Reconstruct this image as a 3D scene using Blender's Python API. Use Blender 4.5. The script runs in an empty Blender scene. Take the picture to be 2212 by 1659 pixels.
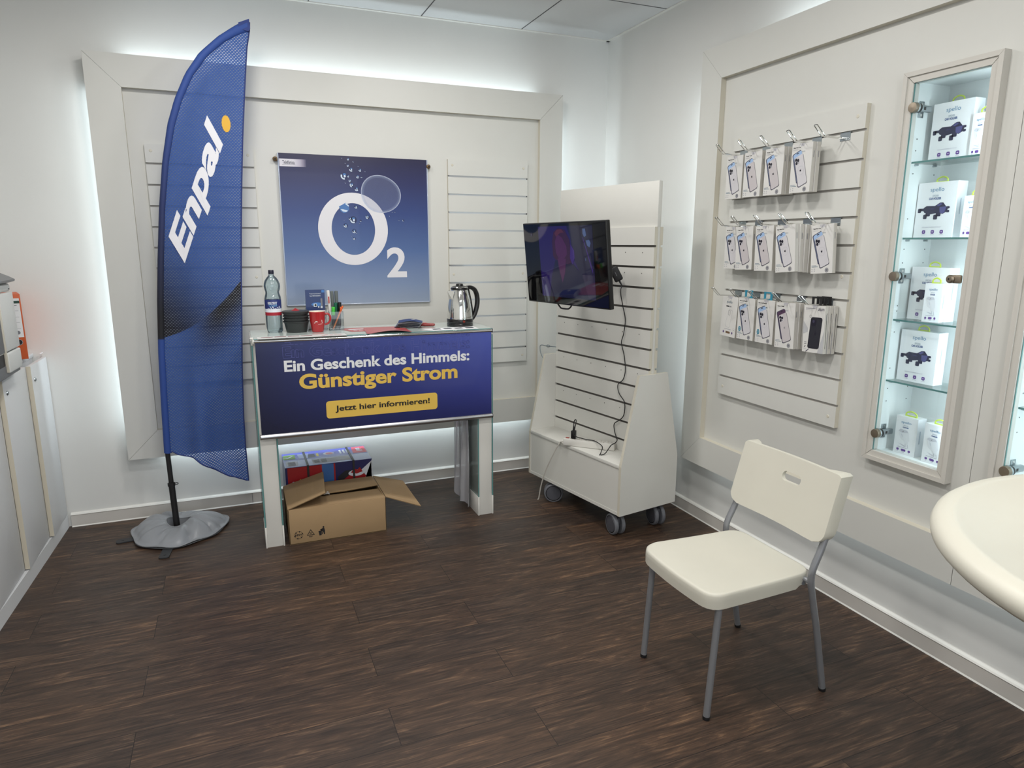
import bpy, bmesh, math, random
from math import sin, cos, pi, radians, atan2, hypot
from mathutils import Vector, Matrix, Euler
random.seed(7)
SC = bpy.context.scene
COL = SC.collection

# ------------------------------------------------------------------ camera, world, lights, exposure
cam_d = bpy.data.cameras.new('camera')
cam_d.sensor_width = 36.0
cam_d.lens = 1461.93 / 2212 * 36.0
cam_d.clip_start = 0.02
cam = bpy.data.objects.new('camera', cam_d)
cam.location = (-2.361, -4.1331, 1.5252)
cam.rotation_euler = (1.3666, -0.0032, -0.3884)
COL.objects.link(cam)
SC.camera = cam
SC.view_settings.view_transform = 'Standard'
SC.view_settings.look = 'None'
SC.view_settings.gamma = 1.0
SC.view_settings.use_curve_mapping = False
SC.view_settings.exposure = 0.0

W = bpy.data.worlds.new('world')
SC.world = W
W.use_nodes = True
W.node_tree.nodes['Background'].inputs[0].default_value = (0.86, 0.93, 1.0, 1)
W.node_tree.nodes['Background'].inputs[1].default_value = 0.5


def area(name, loc, aim, xax, sx, sy, power, col, spread=180):
    """rectangular light: aim = where it shines, xax = direction of its side sx"""
    d = bpy.data.lights.new(name, 'AREA')
    d.shape = 'RECTANGLE'
    d.size = sx
    d.size_y = sy
    d.energy = power
    d.color = col
    d.spread = radians(spread)
    o = bpy.data.objects.new(name, d)
    z = -Vector(aim).normalized()
    x = Vector(xax)
    x = (x - z * x.dot(z)).normalized()
    y = z.cross(x)
    o.matrix_world = Matrix(((x.x, y.x, z.x, loc[0]), (x.y, y.y, z.y, loc[1]), (x.z, y.z, z.z, loc[2]), (0, 0, 0, 1)))
    COL.objects.link(o)
    return o


WARM = (1.0, 0.975, 0.935)
COOL = (0.80, 0.93, 1.0)
H = 2.804          # ceiling height
# ceiling luminaires of the shop, all in or under the ceiling grid
for (lx, ly) in [(-2.4, -1.15), (-1.3, -1.15), (-2.4, -2.5), (-1.3, -2.5), (-2.5, -4.0), (-1.3, -4.0), (-2.5, -5.6), (-1.3, -5.6)]:
    area('ceiling_lamp_light', (lx, ly, H - 0.012), (0, 0, -1), (1, 0, 0), 0.24, 0.24, 13.6, WARM)
# daylight through the shop front behind the camera
area('shopfront_daylight', (-2.0, -7.35, 1.5), (0, 1, 0), (1, 0, 0), 3.2, 2.2, 30.0, (0.87, 0.94, 1.0))
# cool light strips behind the edges of the two framed wall panels
BX0, BX1, BZ0, BZ1 = -2.953, -0.368, 0.368, 2.433
RY0, RZ0, RZ1 = -1.114, 0.353, 2.470
RY1 = -4.25
LE = 3.9
BXC, BZC, RYC, RZC = (BX0 + BX1) / 2, (BZ0 + BZ1) / 2, (RY0 + RY1) / 2, (RZ0 + RZ1) / 2
area('strip_light', (BX0 + 0.10, -0.05, BZC), (-1, 0.8, 0), (0, 0, 1), BZ1 - BZ0 - 0.25, 0.03, LE * 0.8, COOL)
area('strip_light', (BX1 - 0.10, -0.05, BZC), (1, 0.8, 0), (0, 0, 1), BZ1 - BZ0 - 0.25, 0.03, LE * 0.9, COOL)
area('strip_light', (BXC, -0.05, BZ1 - 0.10), (0, 0.7, 1), (1, 0, 0), BX1 - BX0 - 0.25, 0.03, LE, COOL)
area('strip_light', (BXC, -0.05, BZ0 + 0.10), (0, 0.7, -1), (1, 0, 0), BX1 - BX0 - 0.25, 0.03, LE, COOL)
area('strip_light', (-0.05, RY0 - 0.10, RZC), (0.5, 1, 0), (0, 0, 1), RZ1 - RZ0 - 0.25, 0.03, LE * 1.35, COOL)
area('strip_light', (-0.05, RYC, RZ1 - 0.10), (0.3, 0, 1), (0, 1, 0), RY0 - RY1 - 0.9, 0.03, LE * 0.9, COOL)
area('strip_light', (-0.05, RYC, RZ0 + 0.10), (0.3, 0, -1), (0, 1, 0), RY0 - RY1 - 0.25, 0.03, LE * 0.35, COOL)
# light strips inside the two lit showcases, behind the right-hand edge of their frames
for yy in (-2.590, -3.068):
    area('showcase_light', (-0.045, yy, 1.41), (0.45, 0.9, 0), (0, 0, 1), 1.25, 0.014, 2.6, (0.82, 0.94, 1.0))

# ------------------------------------------------------------------ materials
MATS = {}


def lin(c):
    c = c / 255.0
    return c / 12.92 if c <= 0.04045 else ((c + 0.055) / 1.055) ** 2.4


def rgb(r, g, b):
    return (lin(r), lin(g), lin(b), 1.0)


def mat(name, col, rough=0.5, metal=0.0, coat=0.0, emit=0.0, spec=0.5, noise=0.0, nscale=6.0, bump=0.0, bscale=200.0, sheen=0.0):
    if name in MATS:
        return MATS[name]
    m = bpy.data.materials.new(name)
    m.use_nodes = True
    nt = m.node_tree
    p = nt.nodes['Principled BSDF']
    c = rgb(*col)
    p.inputs['Base Color'].default_value = c
    p.inputs['Roughness'].default_value = rough
    p.inputs['Metallic'].default_value = metal
    p.inputs['Coat Weight'].default_value = coat
    p.inputs['Specular IOR Level'].default_value = spec
    p.inputs['Sheen Weight'].default_value = sheen
    if emit:
        p.inputs['Emission Color'].default_value = c
        p.inputs['Emission Strength'].default_value = emit
    if noise or bump:
        tc = nt.nodes.new('ShaderNodeTexCoord')
    if noise:
        n = nt.nodes.new('ShaderNodeTexNoise')
        n.inputs['Scale'].default_value = nscale
        n.inputs['Detail'].default_value = 5
        r = nt.nodes.new('ShaderNodeMapRange')
        r.inputs[1].default_value = 0.3
        r.inputs[2].default_value = 0.7
        r.inputs[3].default_value = 1 - noise
        r.inputs[4].default_value = 1.0
        mx = nt.nodes.new('ShaderNodeMix')
        mx.data_type = 'RGBA'
        mx.blend_type = 'MULTIPLY'
        mx.inputs[0].default_value = 1
        mx.inputs[6].default_value = c
        nt.links.new(tc.outputs['Object'], n.inputs['Vector'])
        nt.links.new(n.outputs['Fac'], r.inputs[0])
        nt.links.new(r.outputs[0], mx.inputs[7])
        nt.links.new(mx.outputs[2], p.inputs['Base Color'])
    if bump:
        n = nt.nodes.new('ShaderNodeTexNoise')
        n.inputs['Scale'].default_value = bscale
        b = nt.nodes.new('ShaderNodeBump')
        b.inputs['Strength'].default_value = bump
        b.inputs['Distance'].default_value = 0.002
        nt.links.new(tc.outputs['Object'], n.inputs['Vector'])
        nt.links.new(n.outputs['Fac'], b.inputs['Height'])
        nt.links.new(b.outputs[0], p.inputs['Normal'])
    MATS[name] = m
    return m


def clear(name, tint, gloss=0.12, rough=0.02, haze=0.0, hazecol=(230, 235, 238)):
    """thin clear sheet: tinted see-through with a facing-dependent gloss"""
    if name in MATS:
        return MATS[name]
    m = bpy.data.materials.new(name)
    m.use_nodes = True
    nt = m.node_tree
    nt.nodes.remove(nt.nodes['Principled BSDF'])
    out = nt.nodes['Material Output']
    tr = nt.nodes.new('ShaderNodeBsdfTransparent')
    tr.inputs[0].default_value = (*tint, 1)
    gl = nt.nodes.new('ShaderNodeBsdfGlossy')
    gl.inputs['Roughness'].default_value = rough
    lw = nt.nodes.new('ShaderNodeLayerWeight')
    lw.inputs['Blend'].default_value = 0.25
    mr = nt.nodes.new('ShaderNodeMapRange')
    mr.inputs[3].default_value = gloss * 0.35
    mr.inputs[4].default_value = min(0.95, gloss * 5)
    mx = nt.nodes.new('ShaderNodeMixShader')
    nt.links.new(lw.outputs['Fresnel'], mr.inputs[0])
    nt.links.new(mr.outputs[0], mx.inputs[0])
    nt.links.new(tr.outputs[0], mx.inputs[1])
    nt.links.new(gl.outputs[0], mx.inputs[2])
    last = mx
    if haze:
        df = nt.nodes.new('ShaderNodeBsdfDiffuse')
        df.inputs[0].default_value = rgb(*hazecol)
        m2 = nt.nodes.new('ShaderNodeMixShader')
        m2.inputs[0].default_value = haze
        nt.links.new(mx.outputs[0], m2.inputs[1])
        nt.links.new(df.outputs[0], m2.inputs[2])
        last = m2
    nt.links.new(last.outputs[0], out.inputs[0])
    MATS[name] = m
    return m


def ramp_mat(name, axis, lo, hi, stops, rough=0.4, coat=0.0, second=None):
    """printed colour run along one object axis (0 x, 1 y, 2 z) between lo and hi"""
    m = bpy.data.materials.new(name)
    m.use_nodes = True
    nt = m.node_tree
    p = nt.nodes['Principled BSDF']
    p.inputs['Roughness'].default_value = rough
    p.inputs['Coat Weight'].default_value = coat
    tc = nt.nodes.new('ShaderNodeTexCoord')
    sp = nt.nodes.new('ShaderNodeSeparateXYZ')
    nt.links.new(tc.outputs['Object'], sp.inputs[0])

    def run(ax, a, b, st):
        mr = nt.nodes.new('ShaderNodeMapRange')
        mr.inputs[1].default_value = a
        mr.inputs[2].default_value = b
        nt.links.new(sp.outputs[ax], mr.inputs[0])
        cr = nt.nodes.new('ShaderNodeValToRGB')
        while len(cr.color_ramp.elements) < len(st):
            cr.color_ramp.elements.new(0.5)
        for e, (t, c) in zip(cr.color_ramp.elements, st):
            e.position = t
            e.color = rgb(*c)
        nt.links.new(mr.outputs[0], cr.inputs[0])
        return cr
    c1 = run(axis, lo, hi, stops)
    if second:
        c2 = run(*second[:4])
        mx = nt.nodes.new('ShaderNodeMix')
        mx.data_type = 'RGBA'
        mx.blend_type = second[4]
        mx.inputs[0].default_value = second[5]
        nt.links.new(c1.outputs[0], mx.inputs[6])
        nt.links.new(c2.outputs[0], mx.inputs[7])
        nt.links.new(mx.outputs[2], p.inputs['Base Color'])
    else:
        nt.links.new(c1.outputs[0], p.inputs['Base Color'])
    return m


def wood_mat():
    m = bpy.data.materials.new('dark_wood_laminate')
    m.use_nodes = True
    nt = m.node_tree
    N, L = nt.nodes, nt.links
    p = N['Principled BSDF']
    tc = N.new('ShaderNodeTexCoord')
    br = N.new('ShaderNodeTexBrick')
    br.offset = 0.37
    br.inputs['Color1'].default_value = (0.30, 0.30, 0.30, 1)
    br.inputs['Color2'].default_value = (0.75, 0.75, 0.75, 1)
    br.inputs['Mortar'].default_value = (0, 0, 0, 1)
    br.inputs['Scale'].default_value = 1.0
    br.inputs['Mortar Size'].default_value = 0.0011
    br.inputs['Mortar Smooth'].default_value = 0.1
    br.inputs['Brick Width'].default_value = 1.22
    br.inputs['Row Height'].default_value = 0.186
    mp0 = N.new('ShaderNodeMapping')
    mp0.inputs['Location'].default_value = (0.31, 0.08, 0)
    L.new(tc.outputs['Object'], mp0.inputs[0])
    L.new(mp0.outputs[0], br.inputs['Vector'])
    # grain, shifted from plank to plank
    sc = N.new('ShaderNodeVectorMath')
    sc.operation = 'MULTIPLY_ADD'
    sc.inputs[1].default_value = (7.0, 13.0, 5.0)
    L.new(br.outputs['Color'], sc.inputs[0])
    L.new(tc.outputs['Object'], sc.inputs[2])
    mp = N.new('ShaderNodeMapping')
    mp.inputs['Scale'].default_value = (2.4, 17, 1)
    L.new(sc.outputs[0], mp.inputs[0])
    n1 = N.new('ShaderNodeTexNoise')
    n1.inputs['Scale'].default_value = 1.6
    n1.inputs['Detail'].default_value = 9
    n1.inputs['Roughness'].default_value = 0.68
    n1.inputs['Distortion'].default_value = 1.6
    L.new(mp.outputs[0], n1.inputs['Vector'])
    mp2 = N.new('ShaderNodeMapping')
    mp2.inputs['Scale'].default_value = (4, 130, 1)
    L.new(sc.outputs[0], mp2.inputs[0])
    n2 = N.new('ShaderNodeTexNoise')
    n2.inputs['Scale'].default_value = 1.5
    n2.inputs['Detail'].default_value = 4
    L.new(mp2.outputs[0], n2.inputs['Vector'])
    mp3 = N.new('ShaderNodeMapping')
    mp3.inputs['Scale'].default_value = (0.8, 2.2, 1)
    L.new(sc.outputs[0], mp3.inputs[0])
    n3 = N.new('ShaderNodeTexNoise')
    n3.inputs['Scale'].default_value = 1.1
    n3.inputs['Detail'].default_value = 3
    L.new(mp3.outputs[0], n3.inputs['Vector'])
    a = N.new('ShaderNodeMath')
    a.operation = 'MULTIPLY_ADD'
    a.inputs[1].default_value = 0.55
    L.new(n2.outputs['Fac'], a.inputs[0])
    L.new(n1.outputs['Fac'], a.inputs[2])
    cr = N.new('ShaderNodeValToRGB')
    els = cr.color_ramp.elements
    els.new(0.5)
    els.new(0.5)
    for e, (t, c) in zip(els, ((0.46, (35, 27, 23)), (0.68, (55, 44, 37)), (0.84, (72, 57, 47)), (1.0, (108, 87, 69)))):
        e.position = t
        e.color = rgb(*c)
    L.new(a.outputs[0], cr.inputs[0])
    # warm / cool variation in broad patches
    cr3 = N.new('ShaderNodeValToRGB')
    cr3.color_ramp.elements[0].position = 0.36
    cr3.color_ramp.elements[0].color = (0.80, 0.81, 0.86, 1)
    cr3.color_ramp.elements[1].position = 0.68
    cr3.color_ramp.elements[1].color = (1.24, 1.12, 1.0, 1)
    L.new(n3.outputs['Fac'], cr3.inputs[0])
    mx = N.new('ShaderNodeMix')
    mx.data_type = 'RGBA'
    mx.blend_type = 'MULTIPLY'
    mx.inputs[0].default_value = 1
    L.new(cr.outputs[0], mx.inputs[6])
    L.new(cr3.outputs[0], mx.inputs[7])
    mm = N.new('ShaderNodeMix')
    mm.data_type = 'RGBA'
    mm.inputs[7].default_value = rgb(20, 14, 12)
    L.new(br.outputs['Fac'], mm.inputs[0])
    L.new(mx.outputs[2], mm.inputs[6])
    L.new(mm.outputs[2], p.inputs['Base Color'])
    p.inputs['Roughness'].default_value = 0.46
    p.inputs['Specular IOR Level'].default_value = 0.42
    bm = N.new('ShaderNodeBump')
    bm.inputs['Strength'].default_value = 0.18
    bm.inputs['Distance'].default_value = 0.002
    L.new(a.outputs[0], bm.inputs['Height'])
    L.new(bm.outputs[0], p.inputs['Normal'])
    return m


WALL = mat('wall_paint', (222, 222, 219), 0.85, noise=0.05, nscale=1.6, bump=0.06, bscale=120)
CEIL = mat('ceiling_tile', (205, 206, 206), 0.9, bump=0.3, bscale=320)
GRIDM = mat('ceiling_seam', (90, 90, 92), 0.8)
LAM = mat('white_laminate', (211, 211, 206), 0.45, noise=0.03, nscale=3)
LAM2 = mat('white_laminate_bright', (224, 222, 216), 0.42)
EDGE = mat('cream_edge_band', (208, 203, 188), 0.5)
BASEM = mat('baseboard_plastic', (205, 201, 195), 0.4)
GROOVE = mat('groove_grey', (188, 185, 179), 0.7)
ALU = mat('brushed_aluminium', (190, 190, 192), 0.28, metal=1.0)
STEEL = mat('zinc_steel', (170, 178, 182), 0.3, metal=1.0)
CHROME = mat('polished_steel', (225, 225, 222), 0.06, metal=1.0)
BLACK = mat('black_plastic', (20, 20, 22), 0.35)
BLACKM = mat('matte_black', (22, 22, 24), 0.6)
WHITEP = mat('white_plastic', (226, 224, 218), 0.35)
CREAM = mat('cream_plastic', (210, 207, 194), 0.42, noise=0.04, nscale=5)
GREYM = mat('grey_painted_steel', (140, 142, 146), 0.35, metal=0.35)
GLASS = clear('clear_glass', (0.94, 0.98, 0.97), 0.12)
TEAL = mat('glass_edge_teal', (92, 140, 138), 0.15, coat=0.5)
CARD = mat('brown_cardboard', (166, 138, 102), 0.8, noise=0.06, nscale=8)
CARDD = mat('cardboard_edge', (128, 104, 74), 0.9)
PAPER = mat('white_paper', (228, 228, 230), 0.6)
REDP = mat('red_print', (186, 84, 84), 0.35, coat=0.3)
INK = mat('black_ink', (24, 22, 24), 0.6)
NAVY = mat('navy_print', (34, 52, 104), 0.45)


# ------------------------------------------------------------------ mesh builder
def rrect(w, h, r, n=5, cx=0, cy=0):
    pts = []
    for (sx, sy, a0) in ((1, 1, 0), (-1, 1, 90), (-1, -1, 180), (1, -1, 270)):
        for k in range(n + 1):
            a = radians(a0 + 90 * k / n)
            pts.append((cx + sx * (w / 2 - r) + r * cos(a), cy + sy * (h / 2 - r) + r * sin(a)))
    return pts


def ell(rx, ry, n=28, cx=0, cy=0, a0=0):
    return [(cx + rx * cos(2 * pi * k / n + a0), cy + ry * sin(2 * pi * k / n + a0)) for k in range(n)]


def interp(poly, t):
    """point at fraction t of a polyline's length"""
    d = [0]
    for a, b in zip(poly, poly[1:]):
        d.append(d[-1] + (Vector(b) - Vector(a)).length)
    s = t * d[-1]
    for i in range(len(poly) - 1):
        if s <= d[i + 1] or i == len(poly) - 2:
            k = (s - d[i]) / max(1e-9, d[i + 1] - d[i])
            return Vector(poly[i]).lerp(Vector(poly[i + 1]), k)


def smooth_path(pts, n=8):
    """Catmull-Rom through pts"""
    P = [Vector(p) for p in pts]
    P = [P[0] * 2 - P[1]] + P + [P[-1] * 2 - P[-2]]
    out = []
    for i in range(1, len(P) - 2):
        for k in range(n):
            t = k / n
            a, b, c, d = P[i - 1], P[i], P[i + 1], P[i + 2]
            out.append(0.5 * ((2 * b) + (c - a) * t + (2 * a - 5 * b + 4 * c - d) * t * t + (3 * b - a - 3 * c + d) * t ** 3))
    out.append(P[-2])
    return out


_TXT = {}


def glyphs(body, bold=0.0):
    key = (body, bold)
    if key not in _TXT:
        cu = bpy.data.curves.new('t', 'FONT')
        cu.body = body
        cu.size = 1
        cu.offset = bold
        cu.resolution_u = 5
        o = bpy.data.objects.new('t', cu)
        COL.objects.link(o)
        dg = bpy.context.evaluated_depsgraph_get()
        me = o.evaluated_get(dg).to_mesh()
        vs = [(v.co.x, v.co.y) for v in me.vertices]
        fs = [tuple(p.vertices) for p in me.polygons]
        o.evaluated_get(dg).to_mesh_clear()
        bpy.data.objects.remove(o)
        bpy.data.curves.remove(cu)
        xs = [v[0] for v in vs]
        ys = [v[1] for v in vs]
        x0, x1, y0, y1 = min(xs), max(xs), min(ys), max(ys)
        vs = [((x - x0) / (x1 - x0), (y - y0) / (y1 - y0)) for x, y in vs]
        _TXT[key] = (vs, fs, (x1 - x0) / (y1 - y0), -y0 / (y1 - y0))
    return _TXT[key]


class MB:
    def __init__(s):
        s.v, s.f, s.m, s.s = [], [], [], []

    def add(s, vs, fs, mi=0, smooth=False):
        o = len(s.v)
        s.v += [Vector(v) for v in vs]
        for f in fs:
            s.f.append([i + o for i in f])
            s.m.append(mi)
            s.s.append(smooth)
        return s

    def box(s, lo, hi, mi=0, bev=0.0, seg=2, M=None):
        lo, hi = Vector(lo), Vector(hi)
        if bev <= 0:
            vs = [(x, y, z) for x in (lo.x, hi.x) for y in (lo.y, hi.y) for z in (lo.z, hi.z)]
            fs = [(0, 1, 3, 2), (4, 6, 7, 5), (0, 4, 5, 1), (2, 3, 7, 6), (0, 2, 6, 4), (1, 5, 7, 3)]
            sm = False
        else:
            b = bmesh.new()
            bmesh.ops.create_cube(b, size=1)
            c, d = (lo + hi) / 2, hi - lo
            for v in b.verts:
                v.co = Vector((v.co.x * d.x, v.co.y * d.y, v.co.z * d.z)) + c
            bmesh.ops.bevel(b, geom=list(b.edges), offset=min(bev, min(d) * 0.49), segments=seg, affect='EDGES', profile=0.5)
            b.verts.index_update()
            vs = [v.co.copy() for v in b.verts]
            fs = [[v.index for v in f.verts] for f in b.faces]
            b.free()
            sm = True
        if M is not None:
            vs = [M @ Vector(v) for v in vs]
        return s.add(vs, fs, mi, sm)

    def tube(s, path, r, n=10, mi=0, caps=True, closed=False):
        P = [Vector(p) for p in path]
        k = len(P)
        R = r if isinstance(r, (list, tuple)) else [r] * k
        T = []
        for i in range(k):
            a = P[(i - 1) % k] if closed else P[max(0, i - 1)]
            b = P[(i + 1) % k] if closed else P[min(k - 1, i + 1)]
            T.append((b - a).normalized())
        up = Vector((0, 0, 1)) if abs(T[0].z) < 0.9 else Vector((1, 0, 0))
        nrm = T[0].cross(up).normalized()
        vs = []
        for i in range(k):
            nrm = (nrm - T[i] * nrm.dot(T[i])).normalized()
            bi = T[i].cross(nrm)
            for j in range(n):
                a = 2 * pi * j / n
                vs.append(P[i] + R[i] * (nrm * cos(a) + bi * sin(a)))
        fs = []
        for i in range(k if closed else k - 1):
            i2 = (i + 1) % k
            for j in range(n):
                j2 = (j + 1) % n
                fs.append((i * n + j, i * n + j2, i2 * n + j2, i2 * n + j))
        if caps and not closed:
            fs.append(tuple(range(n))[::-1])
            fs.append(tuple((k - 1) * n + j for j in range(n)))
        return s.add(vs, fs, mi, True)

    def lathe(s, prof, n=32, mi=0, c=(0, 0, 0), axis='z', M=None, mis=None, rad=None):
        c = Vector(c)
        vs = []
        for (r, z) in prof:
            for j in range(n):
                a = 2 * pi * j / n
                rr = r * (rad(a, z) if rad else 1)
                p = {'z': (rr * cos(a), rr * sin(a), z), 'x': (z, rr * cos(a), rr * sin(a)), 'y': (rr * sin(a), z, rr * cos(a))}[axis]
                q = Vector(p)
                vs.append((M @ q if M is not None else q) + c)
        for i in range(len(prof) - 1):
            fs = []
            for j in range(n):
                j2 = (j + 1) % n
                fs.append((i * n + j, i * n + j2, (i + 1) * n + j2, (i + 1) * n + j))
            if i == 0:
                o = len(s.v)
                s.v += vs
            for f in fs:
                s.f.append([o + q for q in f])
                s.m.append(mis[i] if mis else mi)
                s.s.append(True)
        return s

    def poly(s, pts, fn, mi=0):
        return s.add([fn(x, y) for x, y in pts], [tuple(range(len(pts)))], mi)

    def ring(s, outer, inner, fn, mi=0):
        n = len(outer)
        return s.add([fn(x, y) for x, y in outer] + [fn(x, y) for x, y in inner],
                     [(i, (i + 1) % n, n + (i + 1) % n, n + i) for i in range(n)], mi)

    def prism(s, pts, fa, fb, mi=0, mside=None, smooth=False):
        n = len(pts)
        a = [fa(x, y) for x, y in pts]
        b = [fb(x, y) for x, y in pts]
        s.add(a + b, [tuple(range(n)), tuple(range(2 * n - 1, n - 1, -1))], mi)
        s.add(a + b, [(i, n + i, n + (i + 1) % n, (i + 1) % n) for i in range(n)], mi if mside is None else mside, smooth)
        return s

    def text(s, body, fn, x0, x1, y0, y1, mi=0, bold=0.0, grid=False):
        vs, fs, asp, b = glyphs(body, bold)
        return s.add([fn(x0 + x * (x1 - x0), y0 + y * (y1 - y0)) for x, y in vs], fs, mi)

    def textc(s, body, fn, cx, cy, h=None, w=None, mi=0, bold=0.0):
        """centred, natural proportions"""
        vs, fs, asp, b = glyphs(body, bold)
        if h is None:
            h = w / asp
        if w is None:
            w = h * asp
        return s.text(body, fn, cx - w / 2, cx + w / 2, cy - h / 2, cy + h / 2, mi, bold)

    def outline(s, body, fn, x0, x1, y0, y1, wd, mi=0, bold=0.0, clip=None):
        vs, fs, asp, b = glyphs(body, bold)
        P = [(x0 + x * (x1 - x0), y0 + y * (y1 - y0)) for x, y in vs]
        cnt = {}
        for f in fs:
            for a, c in zip(f, f[1:] + f[:1]):
                k = (min(a, c), max(a, c))
                cnt[k] = cnt.get(k, 0) + 1
        for (a, c), q in cnt.items():
            if q == 1:
                A, B = Vector(P[a]), Vector(P[c])
                if clip and (A.y > clip or B.y > clip):
                    continue
                d = B - A
                if d.length < 1e-6:
                    continue
                nn = Vector((-d.y, d.x)).normalized() * wd / 2
                e = d.normalized() * wd / 2
                s.add([fn(*(A - nn - e)), fn(*(B - nn + e)), fn(*(B + nn + e)), fn(*(A + nn - e))], [(0, 1, 2, 3)], mi)
        return s

    def build(s, name, mats, parent=None, sharp=38):
        me = bpy.data.meshes.new(name)
        me.from_pydata([tuple(v) for v in s.v], [], s.f)
        mats = mats if isinstance(mats, (list, tuple)) else [mats]
        for m in mats:
            me.materials.append(m)
        for p, mi, sm in zip(me.polygons, s.m, s.s):
            p.material_index = min(mi, len(mats) - 1)
            p.use_smooth = sm
        me.update()
        if any(s.s):
            me.set_sharp_from_angle(angle=radians(sharp))
        o = bpy.data.objects.new(name, me)
        COL.objects.link(o)
        if parent is not None:
            o.parent = parent
        return o


def tag(o, label, cat, group=None):
    o['label'] = label
    o['category'] = cat
    if group:
        o['group'] = group
    return o


def thing(name, label, cat, loc=(0, 0, 0), rz=0.0, group=None, rot=None):
    o = bpy.data.objects.new(name, None)
    o.empty_display_size = 0.05
    COL.objects.link(o)
    o.location = loc
    o.rotation_euler = rot if rot else (0, 0, rz)
    return tag(o, label, cat, group)


def struct(name, mb, m):
    o = mb.build(name, m)
    o['kind'] = 'structure'
    return o


def dup(root, label, loc=None, rz=None, group=None, name=None):
    r = root.copy()
    COL.objects.link(r)
    if loc is not None:
        r.location = loc
    if rz is not None:
        r.rotation_euler = (0, 0, rz)
    r['label'] = label
    if group:
        r['group'] = group
    for ch in [c for c in bpy.data.objects if c.parent == root]:
        c = ch.copy()
        COL.objects.link(c)
        c.parent = r
        for g in [q for q in bpy.data.objects if q.parent == ch]:
            d = g.copy()
            COL.objects.link(d)
            d.parent = c
    return r


def plane_fn(O, U, V, off=(0, 0, 0)):
    O, U, V = Vector(O) + Vector(off), Vector(U), Vector(V)
    return lambda x, y: O + U * x + V * y

# ------------------------------------------------------------------ the setting
XL, YF = -3.72, -7.5
struct('floor', MB().box((XL, YF, -0.05), (0, 0, 0)), wood_mat())

mb = MB()
mb.box((XL, YF, H), (0, 0, H + 0.05))
# seams of the ceiling grid, 62.5 cm tiles
for i in range(6):
    x = -0.6203 - 0.625 * i
    if x > XL:
        mb.box((x - 0.003, YF, H - 0.0015), (x + 0.003, 0, H), 1)
for i in range(12):
    y = -0.667 - 0.625 * i
    if y > YF:
        mb.box((XL, y - 0.003, H - 0.0015), (0, y + 0.003, H), 1)
# edge trim of the grid
mb.box((XL, -0.022, H - 0.004), (0, 0, H), 2)
mb.box((-0.022, YF, H - 0.004), (0, 0, H), 2)
struct('ceiling', mb, [CEIL, GRIDM, LAM2])

struct('wall_back', MB().box((XL - 0.1, 0, 0), (0.35, 0.15, H)), WALL)
struct('wall_left', MB().box((XL - 0.1, YF, 0), (XL, 0, H)), WALL)
# front wall behind the camera with a wide shop window
mb = MB()
WX0, WX1, WZ0, WZ1 = -3.5, -0.5, 0.3, 2.5
mb.box((XL, YF - 0.1, 0), (WX0, YF, H)).box((WX1, YF - 0.1, 0), (0, YF, H))
mb.box((WX0, YF - 0.1, 0), (WX1, YF, WZ0)).box((WX0, YF - 0.1, WZ1), (WX1, YF, H))
struct('wall_front', mb, WALL)

# right wall, with the two recesses that hold the lit showcases
NI = [(-2.600, -2.296), (-3.080, -2.780)]
NZ0, NZ1 = 0.722, 2.100
mb = MB()
ys = [YF, NI[1][0], NI[1][1], NI[0][0], NI[0][1], 0]
for a, b in zip(ys, ys[1:]):
    if (a, b) in NI:
        mb.box((0, a, 0), (0.30, b, NZ0)).box((0, a, NZ1), (0.30, b, H))
    else:
        mb.box((0, a, 0), (0.30, b, H))
struct('wall_right', mb, WALL)


def baseboard(name, along, a, b):
    """70 mm plastic board with a pale lip at the top and the foot"""
    mb = MB()
    prof = [(0, 0), (0.018, 0), (0.0145, 0.006), (0.0145, 0.064), (0.017, 0.068), (0.013, 0.074), (0.004, 0.079), (0, 0.080)]
    if along == 'x':
        f = lambda t: (lambda d, z: (t, -d, z))
    else:
        f = lambda t: (lambda d, z: (-d, t, z))
    n = len(prof)
    A = [f(a)(*p) for p in prof]
    B = [f(b)(*p) for p in prof]
    for i in range(n):
        j = (i + 1) % n
        mb.add([A[i], A[j], B[j], B[i]], [(0, 1, 2, 3)], 1 if i in (1, 4, 5) else 0)
    mb.add(A, [tuple(range(n))]).add(B, [tuple(range(n))])
    # butt joint
    if along == 'x':
        mb.box((-2.345, -0.0152, 0.006), (-2.343, -0.013, 0.066), 2)
    struct(name, mb, [BASEM, LAM2, GRIDM])


baseboard('baseboard_back', 'x', -3.27, -0.02)
baseboard('baseboard_right', 'y', YF, 0)

# ------------------------------------------------------------------ lit framed panels on the two walls
FD, FT, RD = 0.0953, 0.020, 0.0653     # face of the frame, its thickness, face of the recessed board


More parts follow.
